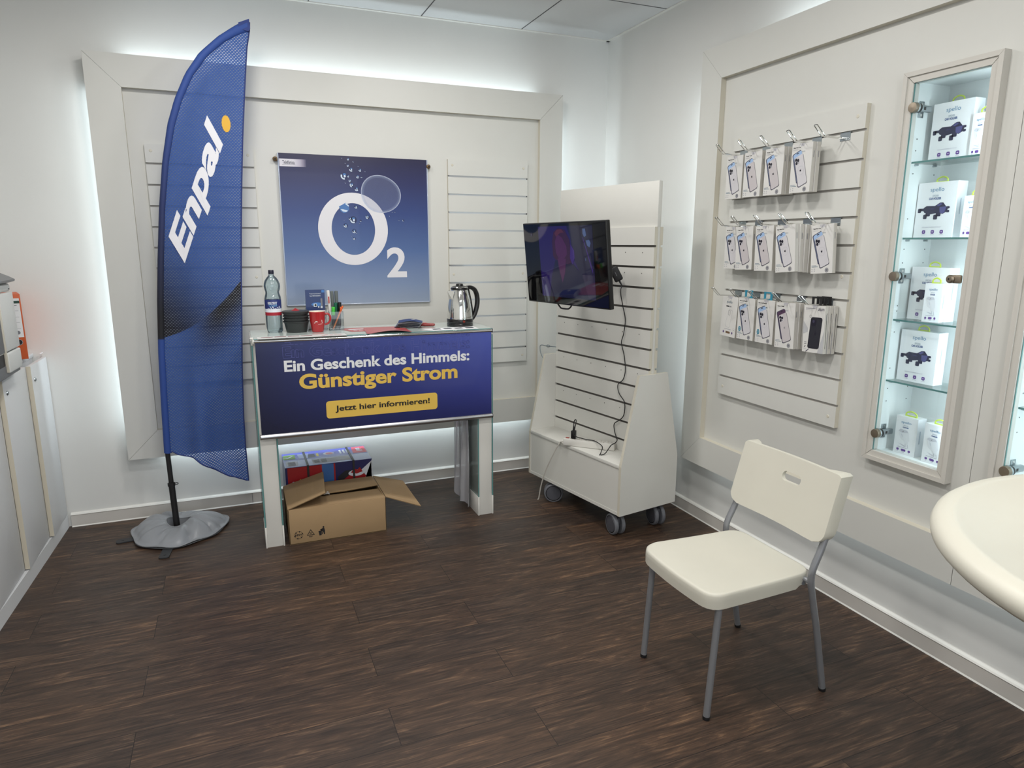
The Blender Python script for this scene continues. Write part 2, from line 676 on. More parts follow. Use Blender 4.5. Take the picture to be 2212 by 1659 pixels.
def frame_boards(root, pos, u0, u1, z0, z1, w, ends=True, seam=None):
    """mitred frame of boards; pos(u, z, d) -> point at distance d from the wall"""
    i0, i1, j0, j1 = u0 + w, u1 - w, z0 + w, z1 - w
    s = 0.0004
    quads = {'frame_board': [[(u0, z0), (u0, z1), (i0, j1), (i0, j0)], [(u0, z1), (u1, z1), (i1, j1), (i0, j1)],
                             [(u0, z0), (i0, j0), (i1, j0), (u1, z0)], [(u1, z0), (i1, j0), (i1, j1), (u1, z1)]]}
    for k, q in enumerate(quads['frame_board']):
        c = (sum(p[0] for p in q) / 4, sum(p[1] for p in q) / 4)
        pieces = [q]
        if seam is not None and k in (1, 2):
            lo = [p for p in q]
            # split a horizontal board at the seam
            za, zb = (z1, j1) if k == 1 else (z0, j0)
            pieces = [[(u0, za), (i0, zb), (seam + 0.0012, zb), (seam + 0.0012, za)], [(seam - 0.0012, za), (seam - 0.0012, zb), (i1, zb), (u1, za)]]
        for q in pieces:
            cx = sum(p[0] for p in q) / 4
            cz = sum(p[1] for p in q) / 4
            q2 = [(p[0] + (cx - p[0]) * 0.0006, p[1] + (cz - p[1]) * 0.0008) for p in q]
            mb = MB()
            mb.prism(q2, lambda u, z: pos(u, z, FD), lambda u, z: pos(u, z, FD - FT))
            # inner returns towards the recessed board
            (ua, za), (ub, zb) = (q2[2], q2[3]) if k in (0, 1, 2) and len(pieces) == 1 else (q2[1], q2[2])
            mb.build('frame_board', LAM, root)
    # lining strips between frame face and recessed board
    mb = MB()
    for a, b in (((i0, j0), (i0, j1)), ((i0, j1), (i1, j1)), ((i1, j1), (i1, j0)), ((i1, j0), (i0, j0))):
        mb.add([pos(a[0], a[1], FD - 0.0005), pos(b[0], b[1], FD - 0.0005), pos(b[0], b[1], RD), pos(a[0], a[1], RD)], [(0, 1, 2, 3)])
    mb.build('lining', EDGE, root)
    # short ribs at the corners between panel and wall
    for ua, ub, za, zb in ((u0 + 0.001, u0 + 0.16, z1 - 0.034, z1 - 0.026), (u0 + 0.012, u0 + 0.020, z1 - 0.16, z1 - 0.001), (u1 - 0.16, u1 - 0.001, z1 - 0.034, z1 - 0.026), (u1 - 0.078, u1 - 0.070, z1 - 0.16, z1 - 0.001),
                           (u0 + 0.001, u0 + 0.16, z0 + 0.030, z0 + 0.038), (u0 + 0.078, u0 + 0.086, z0 + 0.001, z0 + 0.16), (u1 - 0.16, u1 - 0.001, z0 + 0.030, z0 + 0.038)):
        a, b = pos(ua, za, 0.0005), pos(ub, zb, FD - FT - 0.0005)
        MB().box([min(x, y) for x, y in zip(a, b)], [max(x, y) for x, y in zip(a, b)]).build('rib', LAM, root)
    # spacer battens that hold the panel off the wall
    mb = MB()
    for u in (u0 + 0.45, u1 - 0.45):
        a, b = pos(u - 0.03, z0 + 0.3, 0.0), pos(u + 0.03, z1 - 0.3, RD - 0.016)
        mb.box([min(x, y) for x, y in zip(a, b)], [max(x, y) for x, y in zip(a, b)])
    mb.build('batten', LAM, root)


posB = lambda u, z, d: Vector((u, -d, z))
wp = thing('wall_panel', 'wide white framed panel on the back wall with light glowing behind its edges', 'wall panel')
frame_boards(wp, posB, BX0, BX1, BZ0, BZ1, 0.1545)
MB().box((BX0 + 0.15, -RD, BZ0 + 0.15), (BX1 - 0.15, -RD + 0.016, BZ1 - 0.15)).build('back_board', LAM, wp)
for (x, z) in ((-2.096, 1.974), (-1.239, 1.970)):
    mb = MB()
    mb.lathe([(0.0, -0.028), (0.006, -0.027), (0.012, -0.022), (0.0135, -0.012), (0.012, 0.0), (0.0, 0.0)], 12, c=(x, -RD, z), axis='y')
    mb.lathe([(0.0, -0.030), (0.005, -0.0295), (0.005, -0.026)], 8, 1, c=(x, -RD, z), axis='y')
    mb.build('stub_bolt', [mat('aged_brass', (120, 98, 70), 0.5, metal=0.5), INK], wp)

posR = lambda u, z, d: Vector((-d, u, z))
wq = thing('wall_panel', 'long white framed panel on the right wall holding hooks and lit showcases', 'wall panel')
frame_boards(wq, lambda u, z, d: Vector((-d, -u, z)), -RY0, -RY1, RZ0, RZ1, 0.1545, seam=2.690)
SY = -2.683
for (a, b, n) in ((RY0 - 0.15, SY + 0.001, NI[0]), (SY - 0.001, RY1 + 0.15, NI[1])):
    mb = MB()
    x0, x1 = -RD, -RD + 0.016
    for (p, q, zz0, zz1) in ((b, n[0], RZ0 + 0.15, RZ1 - 0.15), (n[1], a, RZ0 + 0.15, RZ1 - 0.15), (n[0], n[1], RZ0 + 0.15, NZ0), (n[0], n[1], NZ1, RZ1 - 0.15)):
        mb.box((x0, p, zz0), (x1, q, zz1))
    mb.build('back_board', LAM, wq)


# ------------------------------------------------------------------ slatted boards
def slat_mb(w, z0, z1, grooves, t=0.019, gh=0.0098, gd=0.0065, mside=1):
    """board in local x (0..w) and z, front at y=-t; grooves: list of z of their centres"""
    mb = MB()
    prof = [(0, z0), (-t, z0)]
    for g in sorted(grooves):
        prof += [(-t, g - gh / 2), (-t + gd, g - gh / 2), (-t + gd, g - gh / 2 - 0.006), (-t + gd + 0.004, g - gh / 2 - 0.006),
                 (-t + gd + 0.004, g + gh / 2 + 0.006), (-t + gd, g + gh / 2 + 0.006), (-t + gd, g + gh / 2), (-t, g + gh / 2)]
    prof += [(-t, z1), (0, z1)]
    n = len(prof)
    for i in range(n):
        j = (i + 1) % n
        (ya, za), (yb, zb) = prof[i], prof[j]
        deep = (ya > -t + 1e-6 or yb > -t + 1e-6) and i not in (0, n - 1, n - 2)
        mb.add([(0, ya, za), (w, ya, za), (w, yb, zb), (0, yb, zb)], [(0, 1, 2, 3)], 2 if deep else 0)
    for x in (0, w):
        # end faces, slice by slice
        edges = [z0]
        for g in sorted(grooves):
            edges += [g - gh / 2, g + gh / 2]
        edges += [z1]
        for k in range(0, len(edges), 2):
            mb.add([(x, -t, edges[k]), (x, 0, edges[k]), (x, 0, edges[k + 1]), (x, -t, edges[k + 1])], [(0, 1, 2, 3)], mside)
        for g in grooves:
            mb.add([(x, -t + gd + 0.004, g - gh / 2), (x, 0, g - gh / 2), (x, 0, g + gh / 2), (x, -t + gd + 0.004, g + gh / 2)], [(0, 1, 2, 3)], mside)
    return mb


def caps(root, pts, t=0.019):
    for (x, z) in pts:
        MB().lathe([(0.0, -0.0018), (0.006, -0.0016), (0.0075, 0.0)], 14, c=(x, -t, z), axis='y').build('screw_cap', EDGE, root)


SG = [0.865 + 0.1057 * i for i in range(11)]
PW = 0.519
for (x, lab, inserts) in ((-2.725, 'tall white slatted board behind the blue feather flag', False),
                          (-1.1195, 'tall white slatted board with metal-lined grooves behind the kettle', True)):
    r = thing('slatwall_board', lab, 'slatwall', (x, -RD - 0.0004, 0))
    slat_mb(PW, 0.771, 2.018, SG).build('board', [LAM, EDGE, GROOVE], r)
    caps(r, [(0.028, 1.985), (PW - 0.028, 1.985), (0.028, 1.34), (PW - 0.028, 1.34), (0.028, 0.81), (PW - 0.028, 0.81)])
    if inserts:
        for g in SG:
            mb = MB()
            mb.box((0.006, -0.0125, g - 0.010), (PW - 0.004, -0.0110, g + 0.010))
            mb.box((0.006, -0.0192, g + 0.0038), (PW - 0.004, -0.0120, g + 0.0052)).box((0.006, -0.0192, g - 0.0052), (PW - 0.004, -0.0120, g - 0.0038))
            mb.box((PW - 0.0045, -0.0185, g - 0.0038), (PW - 0.002, -0.0125, g + 0.0038), 1)
            mb.build('groove_insert', [ALU, BLACK], r)
RG = [0.872 + 0.1085 * i for i in range(11)]
rs = thing('slatwall_board', 'white slatted board full of hanging phone case cartons on the right wall', 'slatwall', (-RD - 0.0004, -1.379, 0), -pi / 2)
slat_mb(0.743, 0.778, 2.052, RG, t=0.021).build('board', [LAM, EDGE, GROOVE], rs)
caps(rs, [(0.035, 2.01), (0.705, 2.01), (0.705, 1.40), (0.035, 0.82), (0.705, 0.82)], t=0.021)

# ------------------------------------------------------------------ poster
PX0, PX1, PZ0, PZ1 = -2.078, -1.250, 1.180, 2.007
PO = Vector((PX0, -0.0815, PZ0))
po = thing('poster', 'square blue gradient poster with a white ring and air bubbles', 'poster', (PX0, -RD, PZ0))
pw, ph = PX1 - PX0, PZ1 - PZ0
MB().box((0, -0.016, 0), (pw, 0, ph)).build('sheet', ramp_mat('poster_print', 2, 0, 0.83, ((0.0, (143, 156, 177)), (0.13, (122, 140, 172)), (0.36, (76, 102, 152)), (0.62, (44, 64, 122)), (0.82, (36, 42, 92)), (1.0, (33, 30, 64))), rough=0.28, coat=0.2), po)
mb = MB()
fw = 0.006
for lo, hi in (((-fw, -0.019, -fw), (0, 0, ph)), ((pw, -0.019, -fw), (pw + fw, 0, ph)), ((-fw, -0.019, -fw), (pw + fw, 0, 0))):
    mb.box(lo, hi, 0, 0.002)
mb.build('frame', mat('clear_rail', (176, 186, 204), 0.15, coat=0.5), po)


def pf(d):
    return lambda x, z: Vector((x - PX0, -0.016 - d, z - PZ0))


LOGOW = mat('print_white', (222, 221, 226), 0.35)
mb = MB()
mb.ring(ell(0.1985, 0.2035, 64, -1.6905, 1.605), ell(0.1235, 0.1455, 64, -1.6905, 1.605), pf(0.0008))
mb.text('2', pf(0.0008), -1.504, -1.385, 1.327, 1.503, 0, 0.028)
mb.build('emblem', LOGOW, po)
mb = MB()
mb.poly([(-2.076, 1.937), (-1.935, 1.937), (-1.935, 1.977), (-2.076, 1.977)], pf(0.0006), 0)
mb.text('Telef\u00f3nica', pf(0.001), -2.060, -1.996, 1.950, 1.969, 1, 0.012)
mb.add([pf(0.001)(-2.062, 1.9465), pf(0.001)(-1.992, 1.9465), pf(0.001)(-1.992, 1.9478), pf(0.001)(-2.062, 1.9478)], [(0, 1, 2, 3)], 1)
mb.build('name_strip', [ramp_mat('strip_print', 0, 0.075, 0.145, ((0, (214, 212, 220)), (0.5, (178, 172, 190)), (1, (44, 42, 84))), 0.35), mat('print_navy', (48, 50, 74), 0.5)], po)
# the large bubble: thin rim and a faint film
BUB = []
for k in range(72):
    a = 2 * pi * k / 72
    r = 0.111 * (1 + 0.035 * cos(2 * a + 0.9) + 0.018 * cos(3 * a))
    BUB.append((-1.5265 + 1.02 * r * cos(a), 1.805 + 0.97 * r * sin(a)))
sc_ = lambda q, k: [(-1.5265 + (x + 1.5265) * k, 1.805 + (z - 1.805) * k) for x, z in q]
mb = MB()
mb.ring(BUB, sc_(BUB, 0.975), pf(0.0016), 0)
mb.ring(sc_(BUB, 0.975), sc_(BUB, 0.93), pf(0.0016), 1)
mb.ring(sc_(BUB, 0.93), sc_(BUB, 0.86), pf(0.0016), 2)
mb.poly(sc_(BUB, 0.86), pf(0.0016), 3)


def film(name, c, a):
    m = bpy.data.materials.new(name)
    m.use_nodes = True
    p = m.node_tree.nodes['Principled BSDF']
    p.inputs['Base Color'].default_value = rgb(*c)
    p.inputs['Alpha'].default_value = a
    p.inputs['Roughness'].default_value = 0.4
    return m


mb.build('bubble', [film('bubble_rim', (206, 214, 236), 0.72), film('bubble_inner', (180, 192, 222), 0.42), film('bubble_soft', (160, 174, 210), 0.28), film('bubble_film', (150, 160, 196), 0.20)], po)
DROPM = [mat('droplet_dark', (30, 42, 86), 0.4), mat('droplet_light', (206, 220, 236), 0.4), mat('droplet_blue', (70, 116, 176), 0.4)]
rb = random.Random(3)
bl = [(-1.731, 1.898, .021), (-1.690, 1.935, .012), (-1.707, 1.955, .007), (-1.640, 1.934, .009), (-1.655, 1.897, .010), (-1.699, 1.873, .008),
      (-1.690, 1.850, .013), (-1.664, 1.829, .012), (-1.704, 1.990, .007), (-1.676, 1.978, .004), (-1.634, 1.897, .006), (-1.708, 1.898, .007),
      (-1.672, 1.730, .010), (-1.690, 1.657, .020), (-1.707, 1.664, .009), (-1.608, 1.675, .012), (-1.735, 1.625, .012), (-1.688, 1.594, .012), (-1.689, 1.553, .008), (-1.648, 1.653, .006),
      (-1.674, 1.583, .003), (-1.398, 1.658, .006), (-1.424, 1.660, .003), (-1.446, 1.705, .003), (-1.462, 1.705, .003), (-1.478, 1.682, .003), (-1.742, 1.655, .002), (-1.725, 1.862, .004), (-1.612, 1.928, .003),
      (-1.722, 1.968, .003), (-1.650, 1.955, .003), (-1.74, 1.995, .003), (-1.703, 1.565, .002), (-1.655, 1.638, .003)]
for (x, z, r) in bl:
    mb = MB()
    mb.poly(ell(r, r * 1.02, 18, x, z), pf(0.0011), 0)
    a0 = rb.uniform(2.4, 3.6)
    arc = [(x + r * 0.92 * cos(a0 + k * 0.28), z + r * 0.92 * sin(a0 + k * 0.28)) for k in range(9)]
    arc2 = [(x + r * 0.55 * cos(a0 + k * 0.28), z + r * 0.55 * sin(a0 + k * 0.28)) for k in range(9)]
    mb.add([pf(0.0014)(*p) for p in arc] + [pf(0.0014)(*p) for p in arc2], [(k, k + 1, 9 + k + 1, 9 + k) for k in range(8)], 1)
    if r > 0.006:
        mb.poly(ell(r * 0.28, r * 0.33, 10, x + r * 0.15, z - r * 0.05), pf(0.0014), 1)
        mb.poly(ell(r * 0.42, r * 0.3, 12, x + r * 0.1, z + r * 0.42), pf(0.0012), 2)
    mb.build('droplet', DROPM, po)
# droplet sitting on the ring's inner edge
mb = MB()
mb.poly([(-1.768, 1.730), (-1.742, 1.744), (-1.730, 1.752), (-1.712, 1.738), (-1.710, 1.716), (-1.722, 1.700), (-1.742, 1.694), (-1.758, 1.704)], pf(0.0011), 2)
mb.poly([(-1.760, 1.716), (-1.748, 1.704), (-1.730, 1.700), (-1.718, 1.708), (-1.732, 1.712), (-1.746, 1.716)], pf(0.0014), 1)
mb.poly([(-1.730, 1.752), (-1.712, 1.738), (-1.713, 1.730), (-1.732, 1.744)], pf(0.0014), 1)
mb.build('droplet', DROPM, po)

# ------------------------------------------------------------------ glass-topped counter
CT = 1.075                      # counter top surface
CX0, CX1, CF, CB = -2.301, -1.063, -0.690, -0.345
ct = thing('counter', 'white glass-topped counter with broad legs behind the purple banner', 'counter', (CX0, CF, 0))
cw, cd = CX1 - CX0, CB - CF
for x in (0.0085, cw - 0.0845):
    mb = MB()
    mb.box((x, 0.004, 0.0), (x + 0.076, cd - 0.02, CT - 0.0325), 0, 0.0015)
    lg = mb.build('leg', LAM2, ct)
    for s, xx in ((-1, x - 0.0070), (1, x + 0.0770)):
        mb = MB()
        mb.box((xx, 0.0, 0.112), (xx + 0.006, cd, CT - 0.034), 0)
        mb.box((xx - 0.0003, -0.0004, 0.112), (xx + 0.0063, 0.0, CT - 0.034), 1)
        mb.box((xx - 0.0003, cd, 0.112), (xx + 0.0063, cd + 0.0004, CT - 0.034), 1)
        mb.build('glass_pane', [GLASS, TEAL], lg)
        MB().box((xx - 0.001, -0.002, 0.0), (xx + 0.007, 0.145, 0.111), 0, 0.0012).build('pane_shoe', LAM2, lg)
    MB().box((x + 0.0835, 0.150, 0.0), (x + 0.0895, 0.20, CT - 0.034), 0).build('pane_strip', mat('grey_strip', (120, 122, 120), 0.4, metal=0.3), lg) if x < 0.1 else MB().box((x - 0.0135, 0.150, 0.0), (x - 0.0085, 0.175, CT - 0.034), 0).build('pane_strip', mat('grey_strip', (120, 122, 120), 0.4, metal=0.3), lg)
mb = MB()
mb.box((0.1, 0.02, CT - 0.16), (cw - 0.1, 0.032, CT - 0.032)).box((0.1, cd - 0.05, CT - 0.16), (cw - 0.1, cd - 0.038, CT - 0.032))
mb.box((0.0, 0.004, CT - 0.032), (cw, cd, CT - 0.008), 0, 0.001)
mb.build('frame', LAM2, ct)
mb = MB()
mb.box((0.006, -0.0065, CT - 0.006), (cw - 0.004, cd + 0.01, CT), 0)
for lo, hi in (((0.0055, -0.0069, CT - 0.0062), (cw - 0.0036, -0.0065, CT + 0.0002)), ((0.0055, -0.0065, CT - 0.0062), (0.006, cd + 0.01, CT + 0.0002)), ((cw - 0.004, -0.0065, CT - 0.0062), (cw - 0.0035, cd + 0.01, CT + 0.0002))):
    mb.box(lo, hi, 1)
mb.build('glass_top', [mat('frosted_glass_top', (196, 208, 204), 0.08, coat=0.4), TEAL], ct)

# ------------------------------------------------------------------ banner hung on the counter front
BY = -0.712
b0, b1 = -2.283, -1.081
bn = thing('banner', 'dark blue advertising banner with white and yellow lettering on the counter front', 'banner', (b0, BY, 0.58))
bw, bh = b1 - b0, 1.062 - 0.590
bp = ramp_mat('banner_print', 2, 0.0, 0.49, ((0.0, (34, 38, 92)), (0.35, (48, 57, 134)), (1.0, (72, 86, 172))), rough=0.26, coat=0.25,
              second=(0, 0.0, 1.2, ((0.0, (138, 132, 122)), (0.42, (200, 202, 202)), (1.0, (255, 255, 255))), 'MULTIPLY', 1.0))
mb = MB()
nx, nz = 24, 10
gv = []
for j in range(nz + 1):
    for i in range(nx + 1):
        u, v = i / nx, j / nz
        gv.append((u * bw, 0.0, 0.012 + v * bh))
gf = [(j * (nx + 1) + i, j * (nx + 1) + i + 1, (j + 1) * (nx + 1) + i + 1, (j + 1) * (nx + 1) + i) for j in range(nz) for i in range(nx)]
mb.add(gv, gf, 0, True)
mb.add([(x, y + 0.0008, z) for x, y, z in gv], [f[::-1] for f in gf], 0, True)
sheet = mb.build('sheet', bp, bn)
BAN = lambda x, z: Vector((x - b0, -0.0010, z - 0.58))
mb = MB()
mb.text('Ein Geschenk des Himmels:', BAN, -2.158, -1.208, 0.909, 0.966, 0, 0.030)
mb.text('G\u00fcnstiger Strom', BAN, -2.092, -1.276, 0.794, 0.894, 1, 0.034)
mb.poly(rrect(0.579, 0.090, 0.016, 6, -1.680, 0.7015), BAN, 1)
mb.text('Jetzt hier informieren!', lambda x, z: BAN(x, z) + Vector((0, -0.0012, 0)), -1.925, -1.433, 0.683, 0.721, 2, 0.022)
mb.build('lettering', [mat('banner_white', (226, 227, 230), 0.4), mat('banner_yellow', (224, 186, 84), 0.4), INK], sheet)
mb = MB()
GH = mat('banner_ghost', (92, 96, 166), 0.4)
mb.outline('Ein Geschenk des Himmels:', BAN, -2.160, -1.208, 0.977, 1.034, 0.0013, 0, 0.030)
mb.outline('Ein Geschenk des Himmels:', BAN, -2.162, -1.207, 1.042, 1.099, 0.0013, 0, 0.030, clip=1.060)
mb.build('outline_lettering', GH, sheet)
mb = MB()
mb.tube([(-0.004, 0.004, 0.010), (bw + 0.004, 0.004, 0.010)], 0.0135, 16)
mb.build('bottom_rail', ALU, bn)
for x in (-0.0067, bw + 0.0042):
    MB().tube([(x, 0.004, 0.010), (x + 0.0025, 0.004, 0.010)], 0.0142, 16).build('rail_cap', BLACK, bn)
mb = MB()
mb.tube([(-0.006, 0.005, 0.484), (bw + 0.004, 0.005, 0.484)], 0.0085, 14)
mb.build('top_rail', CHROME, bn)
mb = MB()
mb.box((-0.012, -0.004, 0.474), (-0.0045, 0.013, 0.496), 0, 0.003).box((-0.022, 0.002, 0.4958), (-0.006, 0.024, 0.503), 0, 0.003)
mb.build('rail_bracket', WHITEP, bn)
mb = MB()
mb.box((bw + 0.003, -0.004, 0.474), (bw + 0.008, 0.014, 0.494), 0, 0.002)
mb.build('rail_cap', BLACK, bn)

# loose film hanging down the inside of the right-hand leg
mb = MB()
FX = CX1 - 0.118
ny, nz = 26, 30
vs = []
for j in range(nz + 1):
    v = j / nz
    for i in range(ny + 1):
        u = i / ny
        x = FX + 0.012 * sin(u * 13 + 1.5 * v) * (1 - 0.5 * v) + 0.005 * sin(u * 29 + 7 * v) - 0.006 * (1 - v)
        z = 0.012 + 0.02 * abs(sin(u * 5 + 0.4)) * (1 - v) + (0.055 * (u > 0.75) * (u - 0.75) * 4) * (1 - v) + v * 0.87
        vs.append((x, -0.598 + 0.262 * u, z))
fs = [(j * (ny + 1) + i, j * (ny + 1) + i + 1, (j + 1) * (ny + 1) + i + 1, (j + 1) * (ny + 1) + i) for j in range(nz) for i in range(ny)]
mb.add(vs, fs, 0, True)
tag(mb.build('plastic_film', clear('crinkled_film', (0.88, 0.88, 0.90), 0.16, 0.15, 0.62, (206, 206, 212))), 'crinkled clear plastic film hanging inside the right counter leg', 'plastic film')

# ------------------------------------------------------------------ things on the counter
# mineral water bottle
bo = thing('water_bottle', 'clear plastic water bottle with blue label and dark cap', 'bottle', (-2.176, -0.455, CT))
PET = clear('clear_pet', (0.80, 0.89, 0.92), 0.25, 0.05, 0.05, (170, 195, 205))
prof = [(0.0, 0.010), (0.020, 0.004), (0.034, 0.0), (0.040, 0.010), (0.0425, 0.030), (0.0425, 0.095), (0.0418, 0.098), (0.0418, 0.190), (0.0425, 0.193), (0.040, 0.208), (0.0355, 0.222), (0.035, 0.232),
        (0.039, 0.246), (0.0415, 0.262), (0.0405, 0.278), (0.034, 0.298), (0.024, 0.314), (0.0145, 0.324), (0.0125, 0.330), (0.0125, 0.338)]
mb = MB()
mb.lathe(prof, 40, rad=lambda a, z: 1 + (0.10 * cos(5 * a) * max(0, 1 - z / 0.035) if z < 0.035 else 0.012 * sin(9 * a + z * 160) * (0.2 < z < 0.3 or z < 0.09)))
mb.build('body', PET, bo)
mb = MB()
mb.lathe([(0.0, 0.3555), (0.0125, 0.3555), (0.0140, 0.353), (0.0145, 0.340), (0.0138, 0.333), (0.0120, 0.333)], 24)
mb.build('cap', mat('cap_navy', (22, 22, 44), 0.4), bo)
mb = MB()
mb.lathe([(0.0424, 0.100), (0.0426, 0.101), (0.0426, 0.110), (0.0426, 0.1185), (0.0426, 0.138), (0.0426, 0.1885), (0.0424, 0.1895)], 40, mis=[1, 1, 1, 2, 0, 0, 0])


def cyl(r):
    return lambda x, z: Vector((r * sin(x / r), -r * cos(x / r), z))


mb.text('EISZEIT', cyl(0.0430), -0.030, 0.020, 0.164, 0.178, 2, 0.03)
mb.text('Quell', cyl(0.0430), -0.025, 0.017, 0.149, 0.165, 3)
for k in range(7):
    x = -0.03 + 0.012 * k
    mb.poly([(x - 0.008, 0.137), (x + 0.008, 0.137), (x + 0.002, 0.143 + 0.006 * (k % 3))], cyl(0.0429), 2)
mb.build('label', [mat('label_blue', (34, 48, 112), 0.4), mat('label_red', (166, 36, 52), 0.4), mat('label_white', (225, 230, 238), 0.4), mat('label_sky', (120, 176, 222), 0.4)], bo)

# nest of dark bowls with a red lid knob
BOWL = mat('charcoal_bowl', (48, 51, 52), 0.42)
bx, by = -2.069, -0.475
bw_prof = [(0.0, 0.0012), (0.048, 0.0), (0.0515, 0.003), (0.061, 0.050), (0.0655, 0.0515), (0.0665, 0.0555), (0.0650, 0.0565), (0.0605, 0.0525), (0.0507, 0.0045), (0.047, 0.0020), (0.0, 0.0026)]
words_ = ['bottom bowl of the charcoal nest, standing on the counter', 'second bowl up in the charcoal nest on the counter', 'third bowl up in the charcoal nest on the counter', 'top bowl of the charcoal nest, covered by a lid with red knob']
first = None
for k in range(4):
    if first is None:
        first = thing('bowl', words_[0], 'bowl', (bx, by, CT), group='nested charcoal bowls')
        MB().lathe(bw_prof, 40).build('shell', BOWL, first)
    else:
        dup(first, words_[k], (bx + 0.0008 * (-1) ** k, by, CT + 0.0145 * k))
top_bowl = [o for o in bpy.data.objects if o.get('label') == words_[3]][0]
MB().lathe([(0.0, 0.0), (0.066, 0.0), (0.0672, 0.002), (0.0672, 0.006), (0.064, 0.0085), (0.0, 0.010)], 40, c=(0, 0, 0.0572)).build('lid', BOWL, top_bowl)
ld = [o for o in bpy.data.objects if o.parent == top_bowl and o.name.startswith('lid')][0]
MB().lathe([(0.0225, 0.0090), (0.019, 0.011), (0.006, 0.0185), (0.0025, 0.021), (0.0, 0.0215)], 24, c=(0, 0, 0.0572)).build('knob', mat('knob_red', (150, 30, 36), 0.4), ld)

# mug
mg = thing('mug', 'red mug with white print and handle on the right', 'mug', (-1.968, -0.515, CT))
MUGR = mat('mug_red', (170, 36, 40), 0.18, coat=0.4)
mb = MB()
mb.lathe([(0.0, 0.001), (0.026, 0.0), (0.0295, 0.003), (0.032, 0.020), (0.0375, 0.060), (0.0395, 0.096), (0.0405, 0.104), (0.0392, 0.1055)], 40)
mb.lathe([(0.0392, 0.1055), (0.0378, 0.104), (0.0365, 0.09), (0.030, 0.02), (0.026, 0.008), (0.0, 0.007)], 40, 1)
mb.build('cup', [MUGR, mat('mug_cream', (226, 216, 196), 0.25)], mg)
hp = smooth_path([(0.036, -0.004, 0.090), (0.052, -0.006, 0.093), (0.064, -0.008, 0.080), (0.064, -0.008, 0.060), (0.054, -0.006, 0.044), (0.036, -0.004, 0.036)], 6)
MB().tube(hp, 0.0052, 10).build('handle', MUGR, mg)
mb = MB()
cm = lambda x, z: Vector((0.0385 * sin(x / 0.0365), -0.0385 * cos(x / 0.0365), z))
for (x0, x1, z0, z1) in ((-0.020, 0.024, 0.0475, 0.0492), (-0.019, 0.022, 0.0505, 0.0525), (-0.001, 0.021, 0.0415, 0.0428)):
    mb.add([cm(x0, z0), cm(x1, z0 + 0.002), cm(x1, z1 + 0.002), cm(x0, z1)], [(0, 1, 2, 3)])
mb.poly([(-0.016, 0.0535), (-0.002, 0.0545), (-0.005, 0.0580), (-0.010, 0.0590), (-0.014, 0.0570)], cm)
mb.poly([(0.016, 0.056), (0.021, 0.057), (0.0185, 0.066)], cm)
mb.build('print', mat('mug_print', (226, 214, 212), 0.4), mg)

# clear leaflet stand with a tall blue leaflet, and the pen pot beside it
ls = thing('leaflet_stand', 'clear acrylic leaflet stand behind the red mug', 'leaflet stand', (-1.957, -0.400, CT))
ACR = clear('clear_acrylic', (0.95, 0.97, 0.97), 0.16)
mb = MB()
mb.box((-0.056, -0.030, 0.0), (0.050, 0.028, 0.003)).box((-0.056, -0.030, 0.0), (0.050, -0.0275, 0.085)).box((-0.056, 0.0255, 0.0), (0.050, 0.028, 0.150)).box((-0.056, -0.030, 0.0), (-0.0535, 0.028, 0.11)).box((0.0475, -0.030, 0.0), (0.050, 0.028, 0.11))
mb.build('holder', ACR, ls)
lf = thing('leaflet', 'tall dark blue leaflet with appliance pictures standing above the mug', 'leaflet', (-1.9585, -0.393, CT + 0.004))
mb = MB()
mb.box((-0.051, -0.005, 0.0), (0.048, 0.004, 0.205))
lfn = lambda x, z: Vector((x, -0.0056, z))
mb.poly([(-0.051, 0.0), (0.048, 0.0), (0.048, 0.096), (-0.051, 0.096)], lfn, 1)
lf2 = lambda x, z: Vector((x, -0.0062, z))
mb.poly([(0.032, 0.190), (0.047, 0.190), (0.047, 0.203), (0.032, 0.203)], lf2, 2)
mb.text('Reparaturkosten?', lf2, -0.029, 0.028, 0.180, 0.188, 3)
mb.text('Dank WERTGARANTIE', lf2, -0.029, 0.026, 0.170, 0.176, 3, 0.02)
mb.poly(ell(0.028, 0.010, 20, 0.005, 0.128), lf2, 2)
mb.poly(rrect(0.017, 0.017, 0.002, 3, -0.003, 0.124), lambda x, z: Vector((x, -0.0068, z)), 3)
mb.poly(ell(0.0055, 0.0055, 14, -0.002, 0.124), lambda x, z: Vector((x, -0.0073, z)), 4)
mb.poly(rrect(0.009, 0.040, 0.004, 3, 0.030, 0.140), lambda x, z: Vector((x, -0.0068, z)), 5)
mb.poly(rrect(0.010, 0.012, 0.002, 3, 0.029, 0.113), lambda x, z: Vector((x, -0.0068, z)), 3)
mb.poly(ell(0.004, 0.004, 10, 0.014, 0.114), lambda x, z: Vector((x, -0.0068, z)), 3)
mb.poly(rrect(0.020, 0.020, 0.004, 3, 0.036, 0.076), lf2, 6)
for z in (0.058, 0.053, 0.048, 0.030, 0.024):
    mb.poly([(0.022, z), (0.048, z), (0.048, z + 0.0016), (0.022, z + 0.0016)], lf2, 7)
mb.build('sheet', [mat('leaflet_blue', (38, 58, 108), 0.35, coat=0.2), PAPER, mat('leaflet_sky', (70, 124, 190), 0.4), mat('leaflet_white', (214, 222, 232), 0.4), INK, mat('leaflet_grey', (130, 130, 134), 0.4), mat('leaflet_green', (120, 150, 96), 0.5), mat('leaflet_lines', (150, 156, 176), 0.5)], lf)

